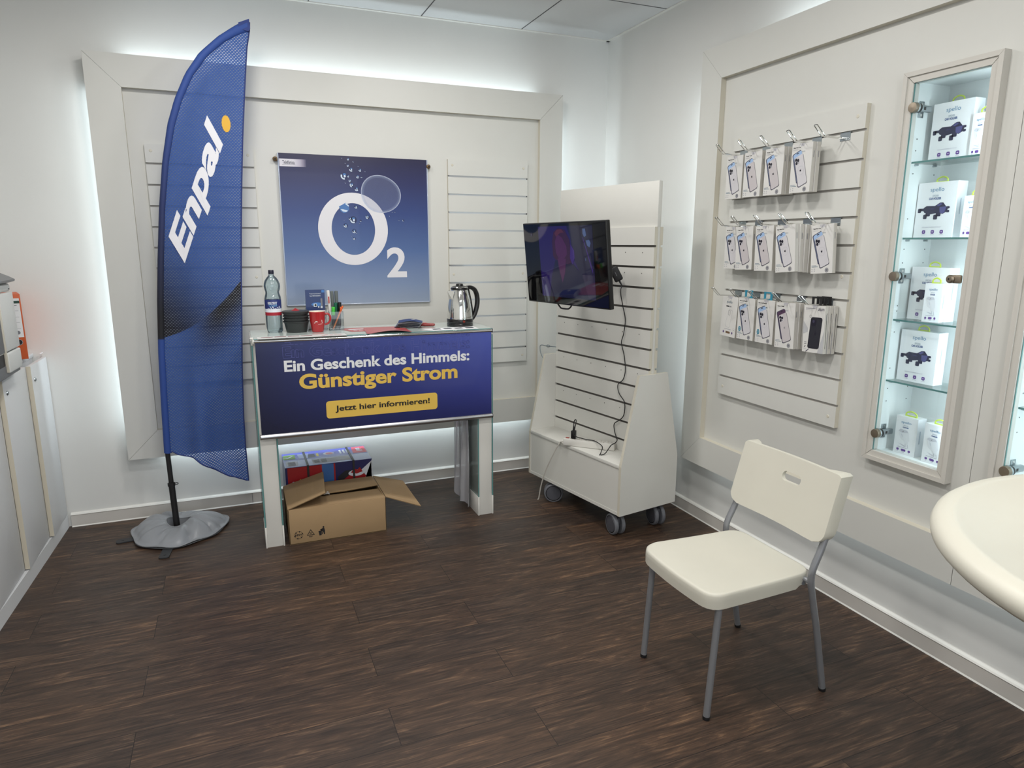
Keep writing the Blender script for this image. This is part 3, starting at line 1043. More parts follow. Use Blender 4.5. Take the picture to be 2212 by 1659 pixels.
pc = thing('pen_pot', 'clear square pot full of pens right of the blue leaflet', 'pen pot', (-1.866, -0.455, CT))
mb = MB()
q = 0.036
for lo, hi in (((-q, -q, 0), (q, q, 0.003)), ((-q, -q, 0), (q, -q + 0.002, 0.098)), ((-q, q - 0.002, 0), (q, q, 0.098)), ((-q, -q, 0), (-q + 0.002, q, 0.098)), ((q - 0.002, -q, 0), (q, q, 0.098))):
    mb.box(lo, hi)
mb.build('pot', ACR, pc)


def pen(name, label, foot, tip, r, body, cap, capfrac, cat='pen'):
    """pen standing in the pot: foot and tip are world points"""
    f, t = Vector(foot), Vector(tip)
    rt = thing(name, label, cat, foot)
    d = t - f
    k = 1 - capfrac
    mb = MB()
    mb.tube([(0, 0, 0), d * 0.02, d * 0.06, d * k], [r * 0.3, r * 0.6, r, r], 12)
    mb.build('barrel', body, rt)
    mb = MB()
    mb.tube([d * k, d * (k + 0.02), d * 0.985, d], [r * 1.02, r * 1.14, r * 1.1, r * 0.75], 12)
    mb.build('cap', cap, rt)
    return rt


px, py = -1.866, -0.455
GREYC = mat('marker_grey', (96, 104, 104), 0.5)
MKW = mat('marker_white', (222, 220, 218), 0.4)
z0 = CT + 0.004
wm = pen('marker', 'white marker with red print standing tallest in the pen pot', (px - 0.020, py + 0.024, z0), (px - 0.030, py + 0.030, CT + 0.206), 0.0078, MKW, MKW, 0.28, 'marker')
mb = MB()
mb.box((-0.0115, -0.0055, 0.135), (-0.0055, -0.0030, 0.170))
mb.build('print', mat('marker_red', (176, 60, 60), 0.5), wm)
pen('marker', 'grey-capped white marker in the middle of the pen pot', (px - 0.005, py + 0.026, z0), (px - 0.010, py + 0.033, CT + 0.202), 0.0078, MKW, GREYC, 0.42, 'marker')
pen('marker', 'grey-capped white marker at the back right of the pen pot', (px + 0.012, py + 0.026, z0), (px + 0.012, py + 0.033, CT + 0.203), 0.0085, MKW, GREYC, 0.45, 'marker')
pen('marker', 'marker with dark green cap leaning in the pen pot', (px - 0.002, py + 0.004, z0), (px + 0.004, py + 0.006, CT + 0.142), 0.0085, mat('pen_dark', (40, 42, 46), 0.4), mat('pen_green', (22, 92, 72), 0.4), 0.40, 'marker')
pen('marker', 'marker with black cap beside the green one', (px + 0.018, py + 0.006, z0), (px + 0.024, py + 0.008, CT + 0.144), 0.009, mat('pen_grey', (70, 70, 76), 0.4), BLACK, 0.42, 'marker')
pen('highlighter', 'bright green highlighter with black foot in the pen pot', (px - 0.018, py - 0.014, z0 + 0.002), (px - 0.012, py - 0.014, CT + 0.122), 0.0085, BLACK, mat('pen_lime', (74, 196, 70), 0.35), 0.38, 'highlighter')
op = pen('ballpoint_pen', 'orange ballpoint pen leaning out to the right of the pot', (px - 0.020, py - 0.024, z0), (px + 0.036, py - 0.020, CT + 0.126), 0.0042, mat('pen_orange', (226, 126, 62), 0.3), mat('pen_orange_cap', (214, 92, 28), 0.3), 0.36)
MB().box((0.041, -0.003, 0.086), (0.046, 0.003, 0.118), 0, 0.001).build('clip', MATS['pen_orange_cap'], op)

# flyers and cards on the glass top
fl = thing('flyer', 'flat red flyer with white print beside the pen pot', 'flyer', (-1.700, -0.475, CT + 0.0004))
mb = MB()
Q = [(-0.160, 0.055), (-0.105, -0.105), (0.070, -0.100), (0.075, 0.040)]
mb.prism(Q, lambda x, y: Vector((x, y, 0)), lambda x, y: Vector((x, y, 0.0012)), 0)
mb.poly([(-0.105, -0.035), (-0.02, -0.030), (-0.02, -0.005), (-0.112, -0.010)], lambda x, y: Vector((x, y, 0.0016)), 1)
for k in range(5):
    mb.poly([(-0.09 + 0.028 * k, -0.075), (-0.07 + 0.028 * k, -0.075), (-0.07 + 0.028 * k, -0.060), (-0.09 + 0.028 * k, -0.060)], lambda x, y: Vector((x, y, 0.0016)), 1)
mb.build('sheet', [REDP, PAPER], fl)
fl = thing('flyer', 'curling red flyer at the middle front edge of the counter', 'flyer', (-1.640, -0.560, CT + 0.002))
mb = MB()
A, B, C_, D = Vector((-0.085, 0.115, 0)), Vector((-0.110, -0.150, 0)), Vector((0.120, -0.155, 0)), Vector((0.130, 0.110, 0))
n = 14
vs = []
for j in range(n + 1):
    for i in range(n + 1):
        u, v = i / n, j / n
        p = A.lerp(D, u).lerp(B.lerp(C_, u), v)
        p.z = 0.011 * max(0, sin(pi * min(1, max(0, (u - 0.1) / 0.9)))) * v * v + 0.001
        vs.append(p)
fs = [(j * (n + 1) + i, j * (n + 1) + i + 1, (j + 1) * (n + 1) + i + 1, (j + 1) * (n + 1) + i) for j in range(n) for i in range(n)]
mb.add(vs, [f[::-1] for f in fs], 0, True).add([p - Vector((0, 0, 0.0008)) for p in vs], fs, 1, True)
mb.build('sheet', [REDP, PAPER], fl)
rc = thing('price_strip', 'white paper strip with dark red bars at the counter left front', 'paper', (-2.270, -0.715, CT + 0.0003))
mb = MB()
mb.box((0.0, 0.0, 0.0), (0.420, 0.085, 0.0008))
for k in range(4):
    mb.poly([(0.018 + 0.062 * k, 0.048), (0.072 + 0.062 * k, 0.050), (0.072 + 0.062 * k, 0.066), (0.018 + 0.062 * k, 0.064)], lambda x, y: Vector((x, y, 0.0012)), 1)
for (x, y) in ((0.300, 0.02), (0.318, 0.05), (0.340, 0.03), (0.365, 0.05), (0.380, 0.02)):
    mb.poly([(x, y), (x + 0.016, y), (x + 0.016, y + 0.014), (x, y + 0.014)], lambda x, y: Vector((x, y, 0.0012)), 2)
mb.build('sheet', [mat('pale_paper', (206, 206, 204), 0.5), mat('bar_maroon', (126, 58, 66), 0.5), mat('mark_pink', (196, 140, 144), 0.5)], rc)
cc = thing('photo_card', 'white card with small dark photos below the kettle', 'card', (-1.400, -0.700, CT + 0.0003))
mb = MB()
mb.prism([(0.0, 0.0), (0.255, 0.010), (0.262, 0.120), (-0.040, 0.105)], lambda x, y: Vector((x, y, 0)), lambda x, y: Vector((x, y, 0.0008)), 0)
for k in range(4):
    x = 0.012 + 0.062 * k
    mb.poly([(x, 0.045), (x + 0.044, 0.047), (x + 0.044, 0.085), (x, 0.083)], lambda x, y: Vector((x, y, 0.0012)), 1)
mb.build('sheet', [PAPER, mat('photo_dark', (70, 74, 82), 0.5)], cc)

# leaning stack of folded brochures
folds = ['bottom brochure of the small navy pile right of the red flyer', 'second brochure from the bottom of the navy pile', 'third brochure from the bottom of the navy pile', 'open top brochure of the navy pile with a pale picture']
for k in range(4):
    br = thing('brochure', folds[k], 'brochure', (-1.497 + 0.004 * k, -0.485 - 0.006 * k, CT + 0.001 + 0.0085 * k), -0.42 + 0.05 * k, 'navy brochures on the counter')
    mb = MB()
    nn = 10
    for (zo, hh, mi) in ((0.0, 0.004, 1), (0.0042, 0.010 if k == 3 else 0.004, 0)):
        vs = []
        for i in range(nn + 1):
            u = i / nn
            z = zo + hh * sin(pi * u) * (0.6 + 0.4 * sin(3 * u))
            vs += [(-0.055 + 0.13 * u, -0.052, z), (-0.055 + 0.13 * u, 0.052, z + 0.004 * (k == 3) * (1 - u))]
        f1 = [(2 * i, 2 * i + 2, 2 * i + 3, 2 * i + 1) for i in range(nn)]
        mb.add(vs, f1, mi, True).add([(x, y, z - 0.0009) for x, y, z in vs], [f[::-1] for f in f1], 1, True)
    if k == 3:
        mb.poly(ell(0.013, 0.009, 14, 0.025, 0.0), lambda x, y: Vector((x, y, 0.0175)), 1)
    mb.build('leaves', [NAVY, PAPER], br)

# red pocket tool
rk = thing('pocket_tool', 'small dark red pocket tool right of the brochure pile', 'pocket tool', (-1.388, -0.480, CT + 0.009), -0.35)
mb = MB()
mb.tube([(-0.055, 0, 0), (-0.050, 0, 0), (-0.02, 0, 0), (0.0, 0, 0), (0.045, 0, 0), (0.056, 0, 0)], [0.004, 0.0075, 0.008, 0.0088, 0.0085, 0.005], 12)
mb.build('handle', mat('tool_red', (132, 34, 32), 0.3, coat=0.3), rk)
mb = MB()
mb.box((-0.02, -0.0015, 0.006), (0.01, 0.0015, 0.0115), 0, 0.001)
mb.build('clip', mat('tool_red_light', (190, 96, 88), 0.3), rk)
mb = MB()
mb.tube([(0.045, -0.009, 0), (0.045, 0.009, 0)], 0.002, 8)
mb.build('pivot', mat('tool_red_light', (190, 96, 88), 0.3), rk)

# kettle
kx, ky = -1.196, -0.520
ke = thing('kettle', 'polished steel electric kettle with black handle on the right end', 'kettle', (kx, ky, CT), 0.18)
KB = mat('kettle_black', (17, 17, 18), 0.25, coat=0.2)
MB().lathe([(0.0, 0.0), (0.074, 0.0), (0.0755, 0.003), (0.0755, 0.016), (0.073, 0.019), (0.0, 0.019)], 48).build('power_base', KB, ke)
MB().lathe([(0.0, 0.020), (0.0735, 0.020), (0.0755, 0.024), (0.0765, 0.044), (0.0745, 0.047), (0.0, 0.047)], 48).build('foot_ring', KB, ke)
MB().lathe([(0.0735, 0.047), (0.0733, 0.060), (0.070, 0.100), (0.0645, 0.145), (0.058, 0.180), (0.0515, 0.208), (0.0485, 0.222), (0.0475, 0.226)], 56).build('body', CHROME, ke)
MB().lathe([(0.0475, 0.226), (0.0505, 0.228), (0.0510, 0.236), (0.0485, 0.240)], 40).build('collar', KB, ke)
MB().lathe([(0.0485, 0.2395), (0.0495, 0.241), (0.0480, 0.244), (0.046, 0.2445)], 40).build('lid_rim', CHROME, ke)
MB().lathe([(0.046, 0.2440), (0.040, 0.248), (0.022, 0.252), (0.020, 0.262), (0.012, 0.265), (0.0, 0.266)], 32).build('lid', KB, ke)
mb = MB()
sp = [(-0.062, 0, 0.170), (-0.0755, 0, 0.214), (-0.076, 0, 0.222), (-0.046, 0, 0.222)]
for s in (-1, 1):
    mb.add([(-0.058, s * 0.022, 0.165), (-0.079, 0, 0.221), (-0.046, s * 0.026, 0.221)], [(0, 1, 2)], 0, True)
mb.add([(-0.058, -0.022, 0.165), (-0.058, 0.022, 0.165), (-0.079, 0, 0.221)], [(0, 1, 2)], 0, True)
mb.build('spout', CHROME, ke)
hp = smooth_path([(0.045, 0, 0.238), (0.072, 0, 0.238), (0.098, 0, 0.222), (0.113, 0, 0.185), (0.115, 0, 0.135), (0.102, 0, 0.080), (0.086, 0, 0.048), (0.077, 0, 0.036)], 7)
rr = [0.012, 0.0135] + [0.013] * 40
mb = MB()
k = len(hp)
mb.tube(hp, [0.0115 + 0.003 * sin(pi * i / k) for i in range(k)], 14)
mb.build('handle', KB, ke)
mb = MB()
mb.tube(smooth_path([(0.048, 0, 0.232), (0.058, 0, 0.190), (0.068, 0, 0.140), (0.0745, 0, 0.090), (0.077, 0, 0.046)], 6), 0.0115, 12)
mb.build('handle_mount', KB, ke)
mb = MB()
mb.lathe([(0.0, -0.0805), (0.0065, -0.0800), (0.0075, -0.0770), (0.0, -0.075)], 14, c=(-0.014, 0.003, 0.034), axis='y')
mb.build('switch_lamp', mat('lamp_red', (126, 40, 24), 0.3), ke)
for o, kx_, kz_ in ((ke, 0.97, 0.885), (bo, 0.95, 0.89)):
    for c in [q for q in bpy.data.objects if q.parent == o]:
        c.data.transform(Matrix.Diagonal((kx_, kx_, kz_, 1)))

# ------------------------------------------------------------------ feather flag
FL_L = [(-2.758, 0.443), (-2.749, 0.712), (-2.737, 0.979), (-2.718, 1.238), (-2.697, 1.444), (-2.668, 1.692), (-2.634, 1.912), (-2.596, 2.086), (-2.555, 2.205), (-2.498, 2.326), (-2.428, 2.426), (-2.339, 2.508), (-2.262, 2.563), (-2.197, 2.601)]
FL_S = [(-2.728, 0.439), (-2.719, 0.709), (-2.708, 0.977), (-2.690, 1.237), (-2.670, 1.444), (-2.642, 1.692), (-2.606, 1.913), (-2.564, 2.088), (-2.521, 2.208), (-2.466, 2.318), (-2.396, 2.412), (-2.315, 2.485), (-2.250, 2.526), (-2.200, 2.548)]
FL_R = [(-2.358, 0.249), (-2.360, 0.444), (-2.358, 0.601), (-2.347, 0.856), (-2.331, 1.104), (-2.316, 1.347), (-2.299, 1.584), (-2.280, 1.815), (-2.259, 2.041), (-2.234, 2.263), (-2.209, 2.469), (-2.192, 2.545), (-2.188, 2.590)]
FL_B = [(-2.728, 0.439), (-2.721, 0.446), (-2.696, 0.425), (-2.662, 0.411), (-2.622, 0.401), (-2.586, 0.371), (-2.543, 0.339), (-2.500, 0.302), (-2.456, 0.270), (-2.410, 0.253), (-2.374, 0.250), (-2.358, 0.249)]
FY = -0.285
FOX, FOZ = -2.744, 0.0


def fy(x, z):
    """folds of the hanging cloth: flat at the pole, wavier towards the free lower corner"""
    lx = interp_x(z)
    u = max(0.0, (x - lx) / 0.38)
    low = max(0.0, 1 - (z - 0.25) / 1.3)
    return (0.016 * sin(u * 10.5 - 0.6 + 0.5 * z) * (0.25 + 1.5 * low ** 1.5) + 0.010 * sin(u * 21 + 1.1) * low ** 2) * min(1, u * 3)


def interp_x(z):
    for a, b in zip(FL_L, FL_L[1:]):
        if a[1] <= z <= b[1]:
            return a[0] + (b[0] - a[0]) * (z - a[1]) / (b[1] - a[1])
    return FL_L[0][0] if z < FL_L[0][1] else FL_L[-1][0]


fg = thing('feather_flag', 'tall blue and black perforated feather flag with white lettering', 'flag', (FOX, FY, 0))
FP = lambda x, z, d=0.0: Vector((x - FOX, fy(x, z) + d, z - FOZ))


def flag_mat():
    m = bpy.data.materials.new('flag_mesh')
    m.use_nodes = True
    nt = m.node_tree
    N, L = nt.nodes, nt.links
    p = N['Principled BSDF']
    p.inputs['Roughness'].default_value = 0.7
    out = N['Material Output']
    tc = N.new('ShaderNodeTexCoord')
    sp = N.new('ShaderNodeSeparateXYZ')
    L.new(tc.outputs['Object'], sp.inputs[0])

    def mth(op, a, b=None, c=None, clamp=False):
        n = N.new('ShaderNodeMath')
        n.operation = op
        n.use_clamp = clamp
        for k, v in enumerate((a, b, c)):
            if v is None:
                continue
            if isinstance(v, (int, float)):
                n.inputs[k].default_value = v
            else:
                L.new(v, n.inputs[k])
        return n.outputs[0]

    def rng(v, a, b, c=0.0, d=1.0, st=True):
        n = N.new('ShaderNodeMapRange')
        n.interpolation_type = 'SMOOTHSTEP' if st else 'LINEAR'
        for k, q in ((1, a), (2, b), (3, c), (4, d)):
            n.inputs[k].default_value = q
        L.new(v, n.inputs[0])
        return n.outputs[0]
    X, Z = sp.outputs[0], sp.outputs[2]
    s = rng(X, -2.733 - FOX, -2.312 - FOX, st=False)
    curve = mth('ADD', mth('MULTIPLY_ADD', mth('MULTIPLY', s, s), 0.240, 1.046), mth('MULTIPLY', s, 0.055))
    dz = mth('SUBTRACT', Z, curve)
    above = mth('GREATER_THAN', dz, 0.0)
    # upper print: blue running to black at the lower left
    t1 = mth('SUBTRACT', 1.0, rng(mth('MULTIPLY_ADD', s, 0.55, Z), 1.12, 1.80))
    # lower print: black under the right part of the curve, running to blue
    t2 = mth('MULTIPLY', rng(dz, -0.30, -0.03), rng(s, 0.22, 0.72))
    blk = mth('ADD', mth('MULTIPLY', above, t1), mth('MULTIPLY', mth('SUBTRACT', 1.0, above), t2), clamp=True)
    mx = N.new('ShaderNodeMix')
    mx.data_type = 'RGBA'
    L.new(blk, mx.inputs[0])
    mx.inputs[6].default_value = rgb(62, 98, 172)
    mx.inputs[7].default_value = rgb(24, 23, 30)
    L.new(mx.outputs[2], p.inputs['Base Color'])
    # staggered perforation
    px, pz = 0.0148, 0.0154
    row = mth('FLOOR', mth('DIVIDE', Z, pz / 2))
    par = mth('MULTIPLY', mth('MODULO', row, 2.0), 0.5)
    fx = mth('SUBTRACT', mth('FRACT', mth('ADD', mth('DIVIDE', X, px), par)), 0.5)
    fz = mth('SUBTRACT', mth('FRACT', mth('DIVIDE', Z, pz / 2)), 0.5)
    d = mth('ADD', mth('POWER', mth('ABSOLUTE', mth('DIVIDE', fx, 0.235)), 2.0), mth('POWER', mth('ABSOLUTE', mth('DIVIDE', fz, 0.30)), 2.0))
    hole = mth('LESS_THAN', d, 1.0)
    tl = N.new('ShaderNodeBsdfTranslucent')
    L.new(mx.outputs[2], tl.inputs[0])
    m0 = N.new('ShaderNodeMixShader')
    m0.inputs[0].default_value = 0.4
    L.new(p.outputs[0], m0.inputs[1])
    L.new(tl.outputs[0], m0.inputs[2])
    tr = N.new('ShaderNodeBsdfTransparent')
    tr.inputs[0].default_value = (0.86, 0.9, 1, 1)
    m1 = N.new('ShaderNodeMixShader')
    L.new(mth('MULTIPLY_ADD', hole, 0.60, 0.03), m1.inputs[0])
    L.new(m0.outputs[0], m1.inputs[1])
    L.new(tr.outputs[0], m1.inputs[2])
    L.new(m1.outputs[0], out.inputs[0])
    return m


NU, NT = 34, 90
vs = []
B0, B1 = Vector(FL_S[0]), Vector(FL_R[0])
for j in range(NT + 1):
    t = j / NT
    a, b = interp(FL_S, t), interp(FL_R, t)
    for i in range(NU + 1):
        u = i / NU
        q = a.lerp(b, u)
        bot = interp(FL_B, u) - B0.lerp(B1, u)
        q = q + bot * (1 - t) ** 9
        vs.append(FP(q.x, q.y))
fs = [(j * (NU + 1) + i, j * (NU + 1) + i + 1, (j + 1) * (NU + 1) + i + 1, (j + 1) * (NU + 1) + i) for j in range(NT) for i in range(NU)]
cloth = MB().add(vs, fs, 0, True).build('cloth', flag_mat(), fg)
# hem along the free edge and the bottom
mb = MB()
edge = [FP(*interp(FL_B, k / 40)) for k in range(41)] + [FP(*interp(FL_R, k / 60)) for k in range(1, 61)]
mb.tube(edge, 0.0034, 6)
mb.build('hem', mat('flag_hem', (36, 52, 112), 0.7), cloth)
# pole sleeve: a flattened tube of opaque cloth, blue with a black length in the middle
mb = MB()
NS = 70
for part in (0,):
    vs = []
    for j in range(NS + 1):
        t = j / NS
        a, b = interp(FL_L, t), interp(FL_S, t)
        for k in range(12):
            an = 2 * pi * k / 12
            q = a.lerp(b, 0.5 - 0.54 * cos(an))
            vs.append(Vector((q.x - FOX, -0.0155 * sin(an), q.y)))
    fs = [(j * 12 + k, j * 12 + (k + 1) % 12, (j + 1) * 12 + (k + 1) % 12, (j + 1) * 12 + k) for j in range(NS) for k in range(12)]
    mb.add(vs, fs, 0, True)
sleeve = mb.build('pole_sleeve', ramp_mat('sleeve_print', 2, 0.44, 2.6, ((0.0, (40, 70, 142)), (0.278, (40, 70, 142)), (0.2815, (22, 22, 26)), (0.34, (22, 23, 30)), (0.58, (34, 46, 92)), (0.85, (46, 74, 144)), (1.0, (50, 82, 158))), 0.7), fg)
# corner pocket at the tip
mb = MB()
mb.prism([(-2.243, 2.553), (-2.197, 2.545), (-2.187, 2.560), (-2.190, 2.602), (-2.240, 2.580)], lambda x, z: Vector((x - FOX, -0.014, z)), lambda x, z: Vector((x - FOX, 0.010, z)))
mb.build('tip_pocket', mat('pocket_blue', (44, 64, 132), 0.7), fg)
# white word and yellow dot printed along the flag
B = Vector((-2.579, 1.430))
U = Vector((0.223, 0.585))
V = Vector((-0.056, 0.119))
FT_ = lambda x, y: FP((B + U * x + V * y).x, (B + U * x + V * y).y, -0.0028)
mb = MB()
vs, fs, asp, b_ = glyphs('Enpal', 0.035)
yb, yt = -0.27, 1.06
mb.add([FT_(x, (y - b_) / (1 - b_) * yt) for x, y in vs], fs, 0)
mb.build('lettering', mat('flag_white', (226, 226, 232), 0.7), cloth)
mb = MB()
mb.poly(ell(0.0205, 0.0400, 28, -2.331, 2.108), lambda x, z: FP(x, z, -0.0028), 0)
mb.build('dot', mat('flag_yellow', (222, 172, 62), 0.7), cloth)
# pole: straight black tube from the cross base, then inside the sleeve to the tip
mb = MB()
pole = [Vector((0.010, 0, 0.035)), Vector((0.004, 0, 0.28))]
pole += [Vector((q.x - FOX, 0, q.y)) for q in (interp(FL_L, k / 50).lerp(interp(FL_S, k / 50), 0.5) for k in range(50))]
n = len(pole)
mb.tube(pole, [0.0135 if i < 1 else 0.0125 - 0.009 * i / n for i in range(n)], 12)
mb.build('pole', BLACKM, fg)
mb = MB()
mb.tube([(0.010, 0, 0.03), (0.0045, 0, 0.262)], 0.0155, 12).tube([(0.0045, 0, 0.258), (0.0042, 0, 0.274)], 0.0185, 12)
mb.build('pole_socket', BLACKM, fg)
mb = MB()
mb.tube(smooth_path([(0.018, -0.008, 0.272), (0.030, -0.012, 0.277), (0.038, -0.012, 0.272), (0.031, -0.012, 0.267), (0.020, -0.010, 0.271)], 5), 0.0022, 6)
mb.tube([(0.006, -0.018, 0.286), (0.012, -0.018, 0.292), (0.014, -0.016, 0.280)], 0.002, 6)
mb.build('toggle_cord', BLACKM, fg)
# cross base: four flat steel feet
BASEX, BASEY = -2.735, -0.295
for k, (dx, dy, ln) in enumerate(((-0.12, -1, 0.335), (-1, -0.14, 0.285), (1, 0.12, 0.215), (0.12, 1, 0.24))):
    d = Vector((dx, dy, 0)).normalized()
    s = Vector((-d.y, d.x, 0)) * 0.0235
    O = Vector((BASEX - FOX, BASEY - FY, 0))
    mb = MB()
    P = [O - s, O + s, O + d * (ln - 0.008) + s, O + d * ln + s * 0.6, O + d * ln - s * 0.6, O + d * (ln - 0.008) - s]
    mb.prism([(p.x, p.y) for p in P], lambda x, y: Vector((x, y, 0.002 + 0.0003 * k)), lambda x, y: Vector((x, y, 0.0075 + 0.0003 * k)))
    e = O + d * (ln - 0.03)
    mb.lathe([(0.0, 0.0078), (0.006, 0.0078), (0.0065, 0.0075)], 12, 1, c=(e.x, e.y, 0.0003 * k))
    mb.build('foot', [mat('base_steel', (46, 47, 50), 0.55), INK], fg)

# water bag: a sagging ring of grey sheet with a welded rim
wb = thing('water_bag', 'grey vinyl water ring weighing down the flag base', 'water bag', (-2.722, -0.285, 0.0085))
mb = MB()
nr, na = 18, 96
vs = []
for i in range(nr + 1):
    t = i / nr
    for j in range(na):
        a = 2 * pi * j / na
        R = 0.236 + 0.010 * sin(3 * a + 0.7) + 0.006 * sin(7 * a)
        if t < 0.90:
            q = t / 0.90
            r = 0.060 + (R - 0.012 - 0.060) * q
            h = 0.058 * (1 - q) ** 0.6 + 0.030 * (sin(pi * min(1, q)) ** 0.7)
            h *= 0.80 + 0.20 * sin(2 * a + 2.2)
            fold = abs(sin(4.5 * a + 0.9 * q + 0.4)) ** 22 * 0.020 * q + abs(sin(3.5 * a - 0.5 * q)) ** 30 * 0.012 * q + 0.004 * sin(11 * a + 3 * q) * q * (1 - q) * 4
            z = max(0.004, h - fold + 0.004)
        else:
            q = (t - 0.90) / 0.10
            r = R - 0.012 + 0.012 * q
            z = 0.006 + 0.006 * (0.5 + 0.5 * sin(9 * a)) * q
        vs.append((r * cos(a), r * sin(a), z))
fs = [(i * na + j, i * na + (j + 1) % na, (i + 1) * na + (j + 1) % na, (i + 1) * na + j) for i in range(nr) for j in range(na)]
mb.add(vs, [f[::-1] for f in fs], 0, True)
mb.add([(x, y, 0.0005) for x, y, z in vs[:na]] + [(x, y, 0.0005) for x, y, z in vs[-na:]], [(j, (j + 1) % na, na + (j + 1) % na, na + j) for j in range(na)], 0)
mb.add(vs[:na] + [(x * 0.96, y * 0.96, 0.002) for x, y, z in vs[:na]], [(j, (j + 1) % na, na + (j + 1) % na, na + j) for j in range(na)], 0, True)
VIN = mat('grey_vinyl', (142, 145, 150), 0.38, bump=0.1, bscale=90)
mb.build('bladder', VIN, wb, sharp=60)
mb = MB()
mb.tube(vs[-na:], 0.0022, 6, closed=True)
mb.tube([(0.061 * cos(2 * pi * j / 40), 0.061 * sin(2 * pi * j / 40), vs[int(j * na / 40)][2] + 0.001) for j in range(40)], 0.0025, 6, closed=True)
mb.build('welded_rim', mat('vinyl_rim', (140, 143, 147), 0.4), wb)

# ------------------------------------------------------------------ cartons under the counter
cb = thing('cardboard_box', 'open brown cardboard box with loose flaps under the counter', 'cardboard box', (-2.185, -0.700, 0.0))
bwid, bdep, bhei = 0.500, 0.370, 0.190
mb = MB()
mb.box((0, 0, 0.001), (bwid, 0.004, bhei), 0, 0.001).box((0, bdep - 0.004, 0.001), (bwid, bdep, bhei), 0, 0.001).box((0, 0, 0.001), (0.004, bdep, bhei), 0, 0.001).box((bwid - 0.004, 0, 0.001), (bwid, bdep, bhei), 0, 0.001)
mb.box((0, 0, 0.001), (bwid, bdep, 0.005))
mb.build('walls', CARD, cb)


def flap(name, q, t=0.004):
    P = [Vector(p) for p in q]
    nn = (P[1] - P[0]).cross(P[-1] - P[0]).normalized() * t
    mb = MB()
    k = len(P)
    mb.add(P + [p - nn for p in P], [tuple(range(k)), tuple(range(2 * k - 1, k - 1, -1))], 0)
    mb.add(P + [p - nn for p in P], [(i, (i + 1) % k, k + (i + 1) % k, k + i) for i in range(k)], 1)
    return mb.build(name, [CARD, CARDD], cb)


flap('flap', [(0.002, 0.003, bhei + 0.001), (bwid - 0.004, 0.003, bhei + 0.001), (bwid - 0.006, 0.183, bhei - 0.012), (0.004, 0.183, bhei - 0.012)])
flap('flap', [(0.004, bdep - 0.003, bhei + 0.001), (0.004, 0.172, bhei + 0.004), (0.320, 0.172, bhei + 0.005), (bwid - 0.004, 0.186, bhei + 0.010), (bwid - 0.002, bdep - 0.003, bhei + 0.001)])
flap('flap', [(-0.001, 0.004, bhei + 0.004), (0.190, 0.010, bhei + 0.068), (0.222, bdep - 0.005, bhei + 0.064), (0.002, bdep - 0.004, bhei + 0.006)])
flap('flap', [(bwid + 0.001, 0.004, bhei), (bwid + 0.001, bdep - 0.004, bhei), (bwid + 0.165, bdep - 0.06, bhei - 0.034), (bwid + 0.187, -0.020, bhei - 0.072)])
# printed handling marks on the front
mb = MB()
mk = lambda x, z: Vector((x, -0.0006, z))
cx, cz = 0.045, 0.050
for k in range(6):
    a = k * pi / 3 + 0.2
    mb.ring([(cx + 0.021 * cos(a + t * 0.15), cz + 0.021 * sin(a + t * 0.15)) for t in range(6)] + [(cx + 0.0195 * cos(a + t * 0.15), cz + 0.0195 * sin(a + t * 0.15)) for t in range(5, -1, -1)],
            [(cx + 0.0202 * cos(a + t * 0.15), cz + 0.0202 * sin(a + t * 0.15)) for t in range(6)] + [(cx + 0.0202 * cos(a + t * 0.15), cz + 0.0202 * sin(a + t * 0.15)) for t in range(5, -1, -1)], mk)
    mb.poly([(cx + 0.013 * cos(a), cz + 0.013 * sin(a)), (cx + 0.022 * cos(a + 0.25), cz + 0.022 * sin(a + 0.25)), (cx + 0.023 * cos(a - 0.2), cz + 0.023 * sin(a - 0.2))], mk)
mb.text('RESY', mk, cx - 0.0175, cx + 0.0175, cz - 0.005, cz + 0.006, 0, 0.03)
cx = 0.105
tri = [(cx - 0.020, 0.040), (cx + 0.020, 0.040), (cx, 0.073)]
tri2 = [(cx - 0.0145, 0.0433), (cx + 0.0145, 0.0433), (cx, 0.0668)]
mb.ring(tri, tri2, mk)
mb.text('20', mk, cx - 0.006, cx + 0.006, 0.0465, 0.056, 0, 0.02)
mb.text('PAP', mk, cx - 0.009, cx + 0.009, 0.029, 0.036, 0, 0.02)
cx = 0.158
mb.poly([(cx - 0.014, 0.056), (cx + 0.004, 0.059), (cx + 0.001, 0.032), (cx - 0.010, 0.031)], mk)
mb.poly(ell(0.0045, 0.005, 12, cx + 0.012, 0.075), mk)
mb.poly([(cx + 0.008, 0.070), (cx + 0.016, 0.069), (cx + 0.019, 0.055), (cx + 0.018, 0.034), (cx + 0.013, 0.034), (cx + 0.011, 0.050), (cx + 0.006, 0.034), (cx + 0.003, 0.036), (cx + 0.006, 0.054), (cx - 0.002, 0.066), (cx - 0.006, 0.062)], mk)
mb.build('handling_marks', INK, cb)
cr = thing('plastic_scrap', 'tiny scrap of clear plastic lying on the cardboard box', 'plastic scrap', (-1.980, -0.535, 0.1885))
mb = MB()
rq = random.Random(5)
vs = [((i % 6 - 2.5) * 0.009 + rq.uniform(-.002, .002), (i // 6 - 2.5) * 0.006, 0.0015 + rq.uniform(0, 0.012)) for i in range(36)]
mb.add(vs, [(j * 6 + i, j * 6 + i + 1, j * 6 + i + 7, j * 6 + i + 6) for j in range(5) for i in range(5)])
mb.build('film', clear('scrap_film', (0.9, 0.9, 0.92), 0.5, 0.05, 0.3), cr)

